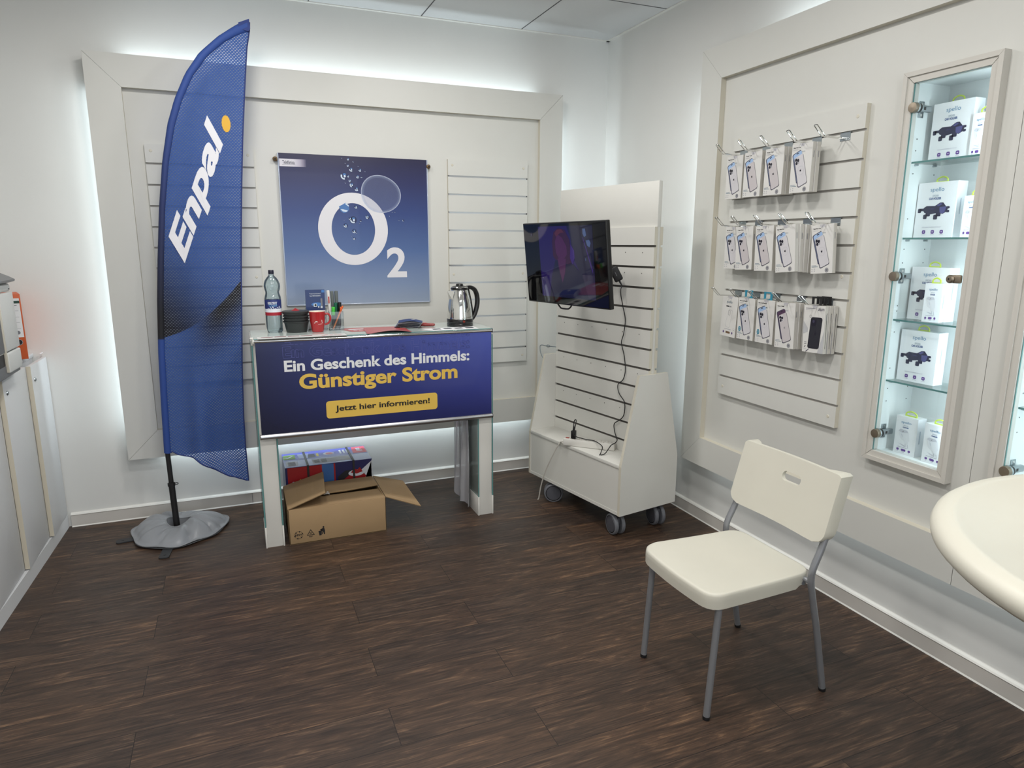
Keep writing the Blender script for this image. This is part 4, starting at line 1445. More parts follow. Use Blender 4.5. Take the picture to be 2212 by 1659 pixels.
# strapped cleaning-set carton
vx0, vx1, vy0, vy1, vz = -2.166, -1.682, -0.318, -0.045, 0.292
vc = thing('mop_set_carton', 'blue and red strapped carton with mop picture behind the brown box', 'carton', (vx0, vy0, 0.001))
vw, vd = vx1 - vx0, vy1 - vy0
mb = MB()
mb.box((0, 0, 0), (vw, vd, vz))
f1 = lambda x, z: Vector((x, -0.0006, z))
f2 = lambda x, z: Vector((x, -0.0011, z))
f3 = lambda x, z: Vector((x, -0.0016, z))
mb.poly([(0.012, 0), (0.200, 0), (0.200, vz - 0.002), (0.012, vz - 0.002)], f1, 1)
mb.poly([(0.200, 0), (0.270, 0), (0.270, vz - 0.002), (0.200, vz - 0.002)], f1, 2)
mb.poly([(0.265, 0), (0.274, 0), (0.274, vz - 0.002), (0.265, vz - 0.002)], f2, 1)
mb.poly([(vw - 0.11, 0), (vw, 0), (vw, vz - 0.003)], f1, 3)
mb.poly([(vw - 0.075, vz - 0.07), (vw - 0.004, vz - 0.012), (vw - 0.004, vz - 0.14), (vw - 0.075, vz - 0.17)], f1, 3)
mb.text('Vileda', f2, 0.035, 0.185, 0.165, 0.208, 3, 0.03)
mb.poly([(0.075, 0.220), (0.088, 0.214), (0.092, 0.206), (0.080, 0.212)], f2, 4)
mb.poly([(0.092, 0.206), (0.098, 0.216), (0.110, 0.222), (0.100, 0.208)], f2, 5)
mb.poly([(0.284, 0.205), (0.330, 0.238), (0.420, 0.238), (0.440, 0.205), (0.420, 0.155), (0.330, 0.140), (0.295, 0.160)], f2, 6)
mb.poly([(0.312, 0.180), (0.360, 0.215), (0.420, 0.222), (0.448, 0.195), (0.428, 0.160), (0.370, 0.150)], f3, 1)
mb.poly(ell(0.046, 0.020, 20, 0.392, 0.218), lambda x, z: Vector((x, -0.0020, z)), 3)
mb.poly([(0.360, 0.222), (0.378, 0.246), (0.398, 0.236), (0.412, 0.250), (0.428, 0.222), (0.394, 0.212)], lambda x, z: Vector((x, -0.0024, z)), 1)
t1 = lambda x, y: Vector((x, y, vz + 0.0006))
t2 = lambda x, y: Vector((x, y, vz + 0.0011))
mb.poly([(0, 0), (vw, 0), (vw, 0.125), (0, 0.125)], t1, 7)
mb.poly([(0, 0.128), (vw, 0.128), (vw, vd), (0, vd)], t1, 8)
mb.poly([(0.012, 0.02), (0.075, 0.02), (0.075, 0.105), (0.012, 0.105)], t2, 3)
for k in range(7):
    mb.poly([(0.022, 0.03 + 0.010 * k), (0.062, 0.03 + 0.010 * k), (0.062, 0.034 + 0.010 * k), (0.022, 0.034 + 0.010 * k)], lambda x, y: Vector((x, y, vz + 0.0016)), 6)
mb.poly([(0.155, 0.020), (0.370, 0.030), (0.365, 0.110), (0.155, 0.105)], t2, 9)
for k in range(2):
    for q in range(6):
        mb.poly([(0.165 + 0.040 * k, 0.034 + 0.011 * q), (0.195 + 0.040 * k, 0.034 + 0.011 * q), (0.195 + 0.040 * k, 0.039 + 0.011 * q), (0.165 + 0.040 * k, 0.039 + 0.011 * q)], lambda x, y: Vector((x, y, vz + 0.0016)), 6)
mb.poly([(0.004, 0.150), (0.070, 0.150), (0.070, 0.235), (0.004, 0.235)], t2, 10)
mb.poly([(0.014, 0.185), (0.026, 0.165), (0.060, 0.205), (0.052, 0.215), (0.027, 0.185), (0.020, 0.198)], lambda x, y: Vector((x, y, vz + 0.0016)), 3)
mb.poly([(0.090, 0.150), (0.140, 0.150), (0.150, 0.235), (0.085, 0.235)], t2, 7)
mb.poly([(0.140, 0.150), (0.185, 0.150), (0.180, 0.215), (0.146, 0.215)], t2, 6)
mb.poly([(0.190, 0.160), (0.204, 0.160), (0.204, 0.215), (0.190, 0.215)], t2, 4)
mb.poly(ell(0.032, 0.030, 20, 0.262, 0.190), t2, 3)
mb.poly(ell(0.022, 0.019, 16, 0.266, 0.190), lambda x, y: Vector((x, y, vz + 0.0016)), 1)
mb.poly([(0.400, 0.140), (0.482, 0.140), (0.482, vd - 0.006), (0.405, vd - 0.006)], t2, 11)
mb.add([Vector((0.426 + y * 0.035, 0.165 + x * 0.075, vz + 0.0017)) for x, y in glyphs('Vileda', 0.03)[0]], [f[::-1] for f in glyphs('Vileda', 0.03)[1]], 3)
for k in range(3):
    mb.poly([(0.325 + 0.020 * k, 0.160), (0.337 + 0.020 * k, 0.160), (0.337 + 0.020 * k, 0.235), (0.325 + 0.020 * k, 0.235)], t2, 3)
mb.build('carton', [mat('carton_navy', (28, 34, 92), 0.3, coat=0.3), mat('carton_red', (160, 26, 34), 0.3, coat=0.3), mat('carton_sky', (56, 104, 168), 0.3, coat=0.3), mat('carton_white', (214, 218, 228), 0.4), mat('carton_yellow', (222, 206, 80), 0.4), mat('carton_cyan', (96, 160, 200), 0.4),
                    mat('carton_black', (30, 30, 36), 0.4), mat('carton_pale', (150, 162, 206), 0.3, coat=0.2), mat('carton_blue', (70, 78, 176), 0.3, coat=0.2), mat('carton_grey', (204, 208, 212), 0.5), mat('carton_green', (120, 160, 76), 0.5), mat('carton_rose', (206, 76, 92), 0.4)], vc)
for x in (0.118, 0.372):
    mb = MB()
    mb.box((x, -0.0035, 0.0), (x + 0.012, -0.0026, vz + 0.0035)).box((x, -0.0035, vz + 0.0024), (x + 0.012, vd + 0.001, vz + 0.0035)).box((x, vd, 0), (x + 0.012, vd + 0.001, vz + 0.0035))
    mb.build('strap', mat('strap_black', (44, 44, 44), 0.4), vc)

# ------------------------------------------------------------------ rolling slatted display stand
GA = radians(-79.37)
GO = Vector((-0.736, -0.449, 0))
GL, GDp = Vector((cos(GA), sin(GA), 0)), Vector((-sin(GA), cos(GA), 0))
gw_, gd_ = 0.840, 0.407


def G(x, y, z):
    return GO + GL * x + GDp * y + Vector((0, 0, z))


gs = thing('display_stand', 'white rolling slatted display stand on grey castors in the corner', 'display stand', GO, GA)
STW = mat('stand_white', (216, 215, 209), 0.45, noise=0.03, nscale=4)
sidepts = [(0, 0.130), (gd_, 0.130), (gd_, 0.400), (0.302, 0.868), (0.104, 0.868), (0, 0.400)]
for x in (0.0, gw_ - 0.018):
    mb = MB()
    mb.prism(sidepts, lambda y, z: Vector((x, y, z)), lambda y, z: Vector((x + 0.018, y, z)), 0, 1)
    mb.build('side_panel', [STW, EDGE], gs)
mb = MB()
for y in (0.004, gd_ - 0.020):
    mb.box((0.0185, y, 0.148), (gw_ - 0.0185, y + 0.016, 0.386))
mb.build('kick_panel', STW, gs)
mb = MB()
mb.box((0.0185, 0.002, 0.130), (gw_ - 0.0185, gd_ - 0.002, 0.1475), 0)
mb.build('bottom_panel', [STW, EDGE], gs)
for (ya, yb) in ((0.0, 0.181), (0.237, gd_)):
    mb = MB()
    mb.box((0.0185, ya, 0.3875), (gw_ - 0.0185, yb, 0.4055), 0, 0.001)
    mb.build('ledge', STW, gs)
gg = [0.472 + 0.1044 * i for i in range(11)]
o = slat_mb(0.802, 0.400, 1.610, gg, t=0.02, gh=0.011, gd=0.009)
o.build('slat_board', [STW, EDGE, mat('groove_dark', (132, 128, 122), 0.7)], gs).location = (0.019, 0.202, 0)
MB().box((0.019, 0.203, 0.400), (0.821, 0.218, 1.610)).build('core_board', STW, gs)
ob = slat_mb(0.802, 0.400, 1.610, gg, t=0.02, gh=0.011, gd=0.009).build('slat_board', [STW, EDGE, MATS['groove_dark']], gs)
ob.location = (0.821, 0.219, 0)
ob.rotation_euler = (0, 0, pi)
MB().box((0.019, 0.198, 1.6105), (0.821, 0.222, 1.832), 0, 0.001).build('header_board', STW, gs)
# rows of small pin holes
mb = MB()
for i in (1, 3, 5, 8, 9):
    for k in range(6):
        z = gg[i] + 0.072
        x = 0.10 + 0.128 * k
        mb.poly(ell(0.0032, 0.0032, 8, x, z), lambda a, b: Vector((a, 0.1816, b)), 0)
mb.build('pin_holes', mat('hole_grey', (96, 94, 90), 0.8), gs)
# castors
CASG = mat('castor_grey', (104, 106, 112), 0.45)
CASD = mat('castor_dark', (74, 75, 82), 0.5)


def castor(x, y, rz):
    M = Matrix.Translation((x, y, 0)) @ Matrix.Rotation(rz, 4, 'Z')
    r = 0.0575
    mb = MB()
    mb.box((-0.018, -0.018, 0.124), (0.018, 0.018, 0.1295), 0, 0.001, M=M)
    mb.tube([M @ Vector((0, 0, 0.10)), M @ Vector((0, 0, 0.126))], 0.0095, 10)
    mb.tube([M @ Vector((0, 0, 0.118)), M @ Vector((0, -0.012, 0.088)), M @ Vector((0, -0.020, r))], [0.011, 0.010, 0.009], 10)
    mb.box((-0.0075, -0.055, 0.052), (0.0075, 0.030, 0.100), 0, 0.006, M=M)
    f = mb.build('castor', CASD, gs)
    for s in (-1, 1):
        mb = MB()
        a, b = s * 0.0105, s * 0.0315
        M2 = M @ Matrix.Translation((0, -0.020, r + 0.0005))
        mb.lathe([(0.0, a), (r - 0.004, a), (r - 0.0005, a + s * 0.003), (r, (a + b) / 2), (r - 0.001, b - s * 0.004), (r - 0.006, b), (r - 0.010, b), (r - 0.0115, b - s * 0.003), (r - 0.014, b - s * 0.003), (r - 0.0155, b + s * 0.0004), (0.0, b + s * 0.001)],
                 36, axis='x', M=M2, mis=[0, 0, 0, 0, 0, 0, 2, 2, 1, 1])
        mb.build('wheel', [CASG, CASD, BLACKM], f)


castor(0.215, 0.060, radians(-36))
castor(0.745, 0.047, radians(79))
castor(gw_ - 0.072, gd_ - 0.085, radians(76))
castor(0.10, gd_ - 0.075, radians(20))
# wire hook left in the far face's grooves, sticking out past the side
wk = thing('wire_hook', 'single bent wire hook sticking out left of the display stand', 'hook', G(0.019, 0.205, 0.905), GA)
mb = MB()
mb.tube(smooth_path([(-0.002, -0.010, 0.0), (-0.030, -0.016, 0.0), (-0.085, -0.032, -0.002), (-0.118, -0.044, 0.002), (-0.130, -0.050, -0.008), (-0.128, -0.050, -0.040)], 6), 0.0030, 8)
mb.tube(smooth_path([(-0.128, -0.050, -0.036), (-0.118, -0.048, -0.060), (-0.080, -0.030, -0.128)], 5), 0.0028, 8)
mb.lathe([(0.0, -0.086), (0.006, -0.086), (0.0085, -0.080), (0.0085, -0.066), (0.0, -0.062)], 10, c=(0, -0.030, 0), axis='x')
mb.build('wire', STEEL, wk)

# ------------------------------------------------------------------ television on its arm
tv = thing('television', 'wall-bracket television with dark purple picture on the display stand', 'television', (-0.813, -1.038, 1.4256), rot=(0.107, -0.0031, -1.358))
tw, th = 0.655, 0.415
mb = MB()
mb.box((-tw / 2, 0.0, -th / 2), (tw / 2, 0.026, th / 2), 0, 0.004, 3)
mb.box((-tw / 2 + 0.03, 0.024, -th / 2 + 0.02), (tw / 2 - 0.03, 0.058, th / 2 - 0.10), 0, 0.015, 3)
mb.build('casing', mat('tv_black', (18, 18, 19), 0.3), tv)
mb = MB()
iw, ih = tw - 0.012, th - 0.014
mb.box((-iw / 2, -0.0012, -ih / 2), (iw / 2, 0.002, ih / 2), 0)
mb.build('screen', mat('tv_glass', (7, 7, 9), 0.045, spec=0.75), tv)


def glow(name, c, e):
    m = bpy.data.materials.new(name)
    m.use_nodes = True
    p = m.node_tree.nodes['Principled BSDF']
    p.inputs['Base Color'].default_value = (0.003, 0.003, 0.004, 1)
    p.inputs['Roughness'].default_value = 0.045
    p.inputs['Specular IOR Level'].default_value = 0.75
    p.inputs['Emission Color'].default_value = rgb(*c)
    p.inputs['Emission Strength'].default_value = e
    return m


pic = [glow('picture_violet', (40, 24, 96), 0.5), glow('picture_navy', (24, 26, 64), 0.5), glow('picture_hair', (62, 24, 62), 0.5), glow('picture_face', (84, 34, 88), 0.5), glow('picture_orange', (96, 42, 66), 0.5),
       glow('picture_cyan', (84, 108, 160), 0.5), glow('picture_lilac', (66, 38, 128), 0.5), glow('picture_grey', (52, 46, 78), 0.5)]
mb = MB()
S = lambda d: (lambda u, v: Vector((-iw / 2 + u * iw, -0.0014 - d, ih / 2 - v * ih)))
mb.poly([(0.20, 0.03), (0.86, 0.03), (0.86, 0.92), (0.20, 0.92)], S(0), 0)
mb.poly([(0.56, 0.03), (0.86, 0.03), (0.86, 0.62), (0.70, 0.62), (0.62, 0.40), (0.60, 0.16)], S(0.0003), 1)
mb.poly([(0.30, 0.92), (0.34, 0.66), (0.40, 0.45), (0.60, 0.47), (0.72, 0.62), (0.78, 0.92)], S(0.0004), 1)
mb.poly([(0.375, 0.40), (0.375, 0.22), (0.40, 0.10), (0.46, 0.055), (0.54, 0.08), (0.59, 0.20), (0.60, 0.38), (0.62, 0.46), (0.56, 0.50), (0.40, 0.44)], S(0.0005), 2)
mb.poly([(0.415, 0.36), (0.41, 0.22), (0.445, 0.13), (0.50, 0.17), (0.55, 0.28), (0.55, 0.38), (0.505, 0.44), (0.45, 0.44)], S(0.0006), 3)
mb.poly([(0.41, 0.12), (0.44, 0.075), (0.50, 0.07), (0.53, 0.11), (0.48, 0.115), (0.43, 0.16)], S(0.0007), 4)
mb.poly([(0.43, 0.43), (0.535, 0.43), (0.515, 0.60), (0.475, 0.73), (0.44, 0.55)], S(0.0007), 3)
mb.poly([(0.60, 0.25), (0.64, 0.33), (0.64, 0.42), (0.61, 0.50), (0.585, 0.42)], S(0.0006), 6)
mb.poly([(0.75, 0.07), (0.78, 0.07), (0.79, 0.15), (0.765, 0.17), (0.75, 0.13)], S(0.0007), 5)
mb.poly([(0.78, 0.21), (0.82, 0.20), (0.835, 0.24), (0.82, 0.29), (0.795, 0.27)], S(0.0007), 5)
mb.poly([(0.745, 0.17), (0.752, 0.17), (0.845, 0.56), (0.84, 0.60)], S(0.0006), 6)
mb.poly([(0.765, 0.42), (0.772, 0.42), (0.774, 0.45), (0.767, 0.45)], S(0.0007), 5)
mb.poly([(0.34, 0.92), (0.40, 0.72), (0.86, 0.56), (0.86, 0.92)], S(0.0003), 7)
mb.ring([(0.085, 0.10), (0.120, 0.10), (0.120, 0.15), (0.085, 0.15)], [(0.0875, 0.1038), (0.1175, 0.1038), (0.1175, 0.1462), (0.0875, 0.1462)], S(0.0004), 7)
mb.poly([(0.094, 0.113), (0.112, 0.113), (0.112, 0.139), (0.094, 0.139)], S(0.0004), 7)
mb.build('picture', pic, tv)
mb = MB()
mb.tube(smooth_path([(-0.090, 0.014, -th / 2), (-0.075, 0.014, -th / 2 - 0.014), (-0.060, 0.014, -th / 2 - 0.022), (-0.010, 0.014, -th / 2 - 0.022), (0.010, 0.014, -th / 2 - 0.014), (0.025, 0.014, -th / 2)], 5), 0.0042, 8)
mb.build('stand_loop', BLACK, tv)
# arm to the slats
mb = MB()
mb.box((-0.11, 0.057, -0.10), (0.11, 0.064, 0.10), 0, 0.002)
mb.box((-0.028, 0.062, -0.03), (0.028, 0.085, 0.03), 0, 0.004)
mb.build('bracket', BLACKM, tv)
tvm = Matrix.Translation((-0.813, -1.038, 1.4256)) @ Euler((0.107, -0.0031, -1.358)).to_matrix().to_4x4()
IV = tvm.inverted()
wall_end = G(0.27, 0.176, 1.40)
elbow = IV @ (tvm @ Vector((0, 0.085, 0))).lerp(wall_end, 0.5) + Vector((-0.09, 0, 0))
for a_, b_ in ((Vector((0, 0.080, 0)), elbow), (elbow, IV @ wall_end)):
    MB().tube([a_, b_], 0.014, 12).build('arm', BLACKM, tv)
mb = MB()
mb.tube([elbow + Vector((0, 0, -0.03)), elbow + Vector((0, 0, 0.03))], 0.018, 14)
mb.tube([IV @ G(0.27, 0.1745, 1.34), IV @ G(0.27, 0.1745, 1.46)], 0.006, 10)
mb.build('arm_joint', BLACKM, tv)

# set-top stick and its cables
ad = thing('streaming_adapter', 'small black adapter box dangling behind the television edge', 'adapter', G(0.604, 0.130, 1.372), rot=(0, radians(-28), radians(-31)))
MB().box((-0.023, -0.009, -0.040), (0.023, 0.009, 0.040), 0, 0.010, 3).build('case', BLACKM, ad)
MB().box((-0.001, -0.0094, -0.012), (0.0005, -0.0090, 0.012)).build('print', GREYM, ad)
mb = MB()
mb.tube([(0, 0, 0.040), (-0.004, 0, 0.060), (-0.014, 0.0, 0.072)], [0.006, 0.005, 0.004], 8).tube([(0, 0, -0.040), (0, 0, -0.055), (0.001, 0, -0.066)], [0.0055, 0.0045, 0.003], 8)
mb.build('strain_relief', BLACK, ad)
CABP = [(0.626, 0.120, 1.308), (0.632, 0.140, 1.28), (0.622, 0.168, 1.207), (0.640, 0.173, 1.135), (0.632, 0.173, 1.06), (0.617, 0.173, 1.008), (0.642, 0.173, 0.94), (0.655, 0.173, 0.863), (0.640, 0.173, 0.81), (0.602, 0.172, 0.775),
        (0.616, 0.170, 0.73), (0.662, 0.170, 0.687), (0.661, 0.170, 0.622), (0.632, 0.170, 0.585), (0.586, 0.170, 0.552), (0.588, 0.172, 0.51), (0.606, 0.172, 0.475), (0.613, 0.170, 0.462), (0.620, 0.150, 0.4520), (0.632, 0.110, 0.4480), (0.645, 0.060, 0.4150), (0.642, 0.032, 0.4090)]
cp = [Matrix.LocRotScale(ad.location, ad.rotation_euler, None) @ Vector((0.001, 0, -0.068))] + [G(*p) for p in CABP[1:]]
tag(MB().tube(smooth_path(cp, 6), 0.0026, 8).build('adapter_cable', BLACKM), 'thin black cable trailing down the slats from the adapter', 'cable')

# extension lead on the ledge
ST = 0.4065
ps_o, ps_a = G(0.488, 0.076, ST), GA + radians(35)
ps = thing('power_strip', 'white multi-socket power strip lying on the stand ledge', 'power strip', ps_o, ps_a)
PSW = mat('strip_white', (214, 212, 206), 0.4)
MB().box((-0.148, -0.022, 0.0), (0.148, 0.022, 0.040), 0, 0.005).build('body', PSW, ps)
MB().box((-0.138, -0.009, 0.0395), (-0.118, 0.009, 0.0425), 0, 0.001).build('switch', mat('switch_red', (150, 44, 32), 0.3), ps)
for k in range(6):
    x = -0.092 + 0.042 * k
    mb = MB()
    mb.ring(ell(0.0185, 0.0185, 24, x, 0), ell(0.017, 0.017, 24, x, 0), lambda a, b: Vector((a, b, 0.0404)), 1)
    mb.poly(ell(0.017, 0.017, 24, x, 0), lambda a, b: Vector((a, b, 0.0402)), 0)
    for y in (-0.0095, 0.0095):
        mb.poly(ell(0.0024, 0.0024, 8, x + y * 0.7, y * 0.7), lambda a, b: Vector((a, b, 0.0406)), 2)
    for y in (-0.0165, 0.0165):
        mb.box((x - 0.002 + y * -0.6, y * 0.8 - 0.001, 0.0402), (x + 0.002 + y * -0.6, y * 0.8 + 0.001, 0.0415), 2)
    mb.build('socket', [mat('socket_white', (204, 202, 196), 0.45), mat('socket_grey', (168, 166, 160), 0.5), mat('contact_dark', (112, 78, 50), 0.5)], ps)
pm = Matrix.Translation(ps_o) @ Matrix.Rotation(ps_a, 4, 'Z')
pl = thing('mains_plug', 'black mains plug standing in the power strip', 'plug', pm @ Vector((-0.092, 0, 0.0420)), ps_a)
mb = MB()
mb.box((-0.0135, -0.013, 0.0), (0.0135, 0.013, 0.046), 0, 0.004)
mb.build('body', BLACK, pl)
MB().tube([(0, 0, 0.044), (0, 0, 0.060), (0, 0, 0.074)], [0.0065, 0.0055, 0.0032], 10).build('strain_relief', BLACK, pl)
P0 = pm @ Vector((-0.092, 0, 0.116))
pth = [P0, P0 + Vector((0, 0, 0.020)), P0 + GL * 0.010 + Vector((0, 0, 0.036)), P0 + GL * 0.020 + Vector((0, 0, 0.030)), P0 + GL * 0.022 + GDp * -0.012 + Vector((0, 0, -0.02)), P0 + GL * 0.026 + GDp * -0.016 + Vector((0, 0, -0.050)), pm @ Vector((-0.040, -0.012, 0.0500)), pm @ Vector((0.0, -0.016, 0.0470)),
       pm @ Vector((0.040, -0.026, 0.0470)), G(0.600, 0.075, 0.440), G(0.622, 0.050, 0.4200), G(0.634, 0.034, 0.4115), G(0.637, 0.026, 0.4095)]
tag(MB().tube(smooth_path(pth, 6), 0.0026, 8).build('plug_cable', BLACKM), 'short black cable looping from the plug across the power strip', 'cable')
pe = pm @ Vector((-0.148, -0.002, 0.016))
pth = [pe, pe + GL * -0.014 + GDp * -0.008 + Vector((0, 0, -0.003)), G(0.330, -0.004, 0.4105), G(0.312, -0.010, 0.385), G(0.285, -0.014, 0.34), G(0.255, -0.017, 0.29), G(0.215, -0.019, 0.22), G(0.185, -0.022, 0.15), G(0.165, -0.024, 0.09), G(0.155, -0.026, 0.04), G(0.150, -0.028, 0.012), G(0.146, -0.032, 0.0045)]
tag(MB().tube(smooth_path(pth, 6), 0.0036, 8).build('mains_cable', mat('cable_white', (196, 192, 184), 0.45)), 'white mains cable hanging from the power strip to the floor', 'cable')

# ------------------------------------------------------------------ chair
ch = thing('chair', 'cream plastic chair with grey tube legs facing the room', 'chair', (-0.790, -2.384, 0), -pi / 2)
LEGR = 0.0115


def seat_mb():
    mb = MB()
    n = 96

    def out(k, y0, y1, wf, wr, r):
        """outline of the seat: straight sides, rounded corners, soft front"""
        pts = []
        cor = [(wr, y1), (-wr, y1), (-wf, y0), (wf, y0)]
        for q in range(4):
            c = Vector(cor[q])
            p = Vector(cor[(q - 1) % 4])
            nx = Vector(cor[(q + 1) % 4])
            a, b = c + (p - c).normalized() * r, c + (nx - c).normalized() * r
            for t in range(9):
                t /= 8
                pts.append((a * (1 - t) ** 2 + c * 2 * t * (1 - t) + b * t * t))
        # resample evenly
        res = []
        P = pts + [pts[0]]
        for i in range(n):
            res.append(interp(P, i / n))
        for v in res:
            if v.y < y0 + 0.02:
                v.y -= 0.012 * (1 - (v.x / wf) ** 2)
        return res
    O = out(0, -0.258, 0.172, 0.206, 0.188, 0.062)
    c = Vector((0, -0.042))
    levels = []

    def ztop(x, y):
        sad = -0.010 * math.exp(-((x / 0.15) ** 2 + ((y + 0.03) / 0.16) ** 2))
        return 0.452 + sad - 0.006 * max(0, (-y - 0.2) / 0.08)
    for k in (0.02, 0.25, 0.5, 0.7, 0.85, 0.94, 0.975):
        levels.append([Vector((c.x + (v.x - c.x) * k, c.y + (v.y - c.y) * k, ztop(c.x + (v.x - c.x) * k, c.y + (v.y - c.y) * k))) for v in O])
    for k, dz in ((0.992, -0.003), (1.0, -0.010), (1.001, -0.026), (0.998, None), (0.975, None)):
        ring = []
        for v in O:
            x, y = c.x + (v.x - c.x) * k, c.y + (v.y - c.y) * k
            dep = -0.052 + 0.010 * (y > 0.1)
            ring.append(Vector((x, y, ztop(v.x, v.y) + (dz if dz is not None else dep))))
        levels.append(ring)
    vs = [v for L_ in levels for v in L_]
    fs = [(i * n + j, i * n + (j + 1) % n, (i + 1) * n + (j + 1) % n, (i + 1) * n + j) for i in range(len(levels) - 1) for j in range(n)]
    mb.add(vs, [f[::-1] for f in fs], 0, True)
    mb.add(levels[0], [tuple(range(n))], 0, True)
    low = [Vector((v.x, v.y, 0.425)) for v in levels[-1]]
    mb.add(levels[-1] + low, [(j, (j + 1) % n, n + (j + 1) % n, n + j) for j in range(n)], 0, True)
    mb.add(low, [tuple(range(n))[::-1]], 0)
    return mb


seat_mb().build('seat', CREAM, ch, sharp=50)


def back_pt(x, z, side):
    """front or rear skin of the backrest"""
    k = (z - 0.56) / (0.79 - 0.56)
    y = 0.147 + 0.062 * k + 0.007 * (1 - (x / 0.228) ** 2)
    th_ = 0.014 + 0.038 * min(1, max(0, (abs(x) - 0.165) / 0.055)) ** 0.6
    return Vector((x, y + (th_ if side else 0.0), z))


def outline(w0, w1, z0, z1, r, n=64, cham=0.05):
    pts = [(w1, z1 - 0.006), (w1 - 0.006, z1)]
    pts += [(w1 - 0.006 - 2 * (w1 - 0.006) * t / 10, z1 + 0.002 * sin(pi * t / 10)) for t in range(1, 10)]
    pts += [(-w1 + 0.006, z1), (-w1, z1 - 0.006), (-w0, z0 + 0.030), (-w0 + 0.012, z0 + 0.012), (-w0 + 0.040, z0 + 0.001)]
    pts += [(-w0 + 0.040 + 2 * (w0 - 0.040) * t / 10, z0 + 0.003 * sin(pi * t / 10)) for t in range(1, 10)]
    pts += [(w0 - 0.040, z0 + 0.001), (w0 - 0.012, z0 + 0.012), (w0, z0 + 0.030)]
    P = [Vector(p) for p in pts] + [Vector(pts[0])]
    return [interp(P, i / n) for i in range(n)]


n = 96
out_ = outline(0.228, 0.226, 0.557, 0.792, 0.02, n)
hole0 = rrect(0.086, 0.034, 0.0165, 23, 0.028, 0.722)
HP_ = [Vector(p) for p in hole0] + [Vector(hole0[0])]
hole = [interp(HP_, i / n) for i in range(n)]
# line up the two loops by angle
hc = Vector((0.028, 0.722))
k0 = min(range(n), key=lambda i: abs(atan2(*(hole[i] - hc).yx) - atan2(*(out_[0] - hc).yx)))
ccw = lambda P: sum(P[i].x * P[(i + 1) % n].y - P[(i + 1) % n].x * P[i].y for i in range(n)) > 0
if ccw(out_) != ccw(hole):
    hole = hole[::-1]
    k0 = min(range(n), key=lambda i: abs(atan2(*(hole[i] - hc).yx) - atan2(*(out_[0] - hc).yx)))
hole = hole[k0:] + hole[:k0]
mb = MB()
loops = []
for side in (0, 1):
    for t in ((1.0, 0.99, 0.94, 0.8, 0.6, 0.4, 0.2, 0.06, 0.0) if side == 0 else (0.0, 0.06, 0.2, 0.4, 0.6, 0.8, 0.94, 0.99, 1.0)):
        ring = []
        for i in range(n):
            q = hole[i].lerp(out_[i], t)
            p = back_pt(q.x, q.y, side)
            if t == 1.0:
                p.y += (-0.004 if side else 0.004) if False else (0.0035 if side == 0 else -0.0035)
            ring.append(p)
        loops.append(ring)
vs = [p for r in loops for p in r]
m_ = len(loops)
fs = [(i * n + j, i * n + (j + 1) % n, ((i + 1) % m_) * n + (j + 1) % n, ((i + 1) % m_) * n + j) for i in range(m_) for j in range(n)]
mb.add(vs, [f[::-1] for f in fs] if ccw(out_) else fs, 0, True)
mb.build('backrest', CREAM, ch, sharp=40)
for s in (-1, 1):
    mb = MB()
    mb.tube([(s * 0.185, -0.2375, 0.006), (s * 0.183, -0.215, 0.395), (s * 0.182, -0.212, 0.425)], LEGR, 14)
    lg = mb.build('leg', GREYM, ch)
    MB().tube([(s * 0.185, -0.2375, 0.0), (s * 0.185, -0.2368, 0.012)], [LEGR + 0.0005, LEGR + 0.0016], 14).build('foot_cap', BLACKM, lg)
    mb = MB()
    path = [(s * 0.2165, 0.2335, 0.006)] + smooth_path([(s * 0.215, 0.178, 0.25), (s * 0.213, 0.140, 0.40), (s * 0.2125, 0.134, 0.445), (s * 0.2125, 0.140, 0.480), (s * 0.2105, 0.170, 0.545), (s * 0.2095, 0.195, 0.62)], 6)
    mb.tube(path, LEGR, 14)
    lg = mb.build('leg', GREYM, ch)
    MB().tube([(s * 0.2165, 0.2335, 0.0), (s * 0.2164, 0.231, 0.012)], [LEGR + 0.0005, LEGR + 0.0016], 14).build('foot_cap', BLACKM, lg)
    MB().tube([(s * 0.214, 0.134, 0.428), (s * 0.172, 0.128, 0.430)], 0.0095, 10).build('seat_bracket', GREYM, ch)
mb = MB()
mb.tube([(0.182, -0.212, 0.425), (-0.182, -0.212, 0.425)], 0.009, 10).tube([(0.19, 0.128, 0.4155), (-0.19, 0.128, 0.4155)], 0.009, 10)
mb.build('under_frame', GREYM, ch)

# ------------------------------------------------------------------ high round table
tb = thing('table', 'round cream plastic high table at the right edge', 'table', (-0.923, -3.719, 0))
TZ, TR = 1.05, 0.470
mb = MB()
mb.lathe([(0.0, TZ - 0.004), (TR - 0.044, TZ - 0.004), (TR - 0.040, TZ - 0.0005), (TR - 0.030, TZ), (TR - 0.014, TZ - 0.003), (TR - 0.004, TZ - 0.011), (TR, TZ - 0.022), (TR - 0.002, TZ - 0.034), (TR - 0.010, TZ - 0.042), (TR - 0.022, TZ - 0.042), (TR - 0.03, TZ - 0.02), (0.0, TZ - 0.02)], 112)
mb.build('top', CREAM, tb, sharp=60)
mb = MB()
for k in range(4):
    a = k * pi / 2 + 0.55
    d = Vector((cos(a), sin(a), 0))
    s = Vector((-d.y, d.x, 0)) * 0.018
    for q in ((0.05, 0.40),):
        P = [d * q[0] - s, d * q[0] + s, d * q[1] + s, d * q[1] - s]
        mb.prism([(p.x, p.y) for p in P], lambda x, y: Vector((x, y, TZ - 0.060)), lambda x, y: Vector((x, y, TZ - 0.0205)))
TBG = mat('table_brown_grey', (120, 112, 102), 0.5)
mb.build('spider', TBG, tb)
MB().lathe([(0.0, 0.018), (0.030, 0.018), (0.030, TZ - 0.06), (0.0, TZ - 0.06)], 24).build('pedestal', TBG, tb)
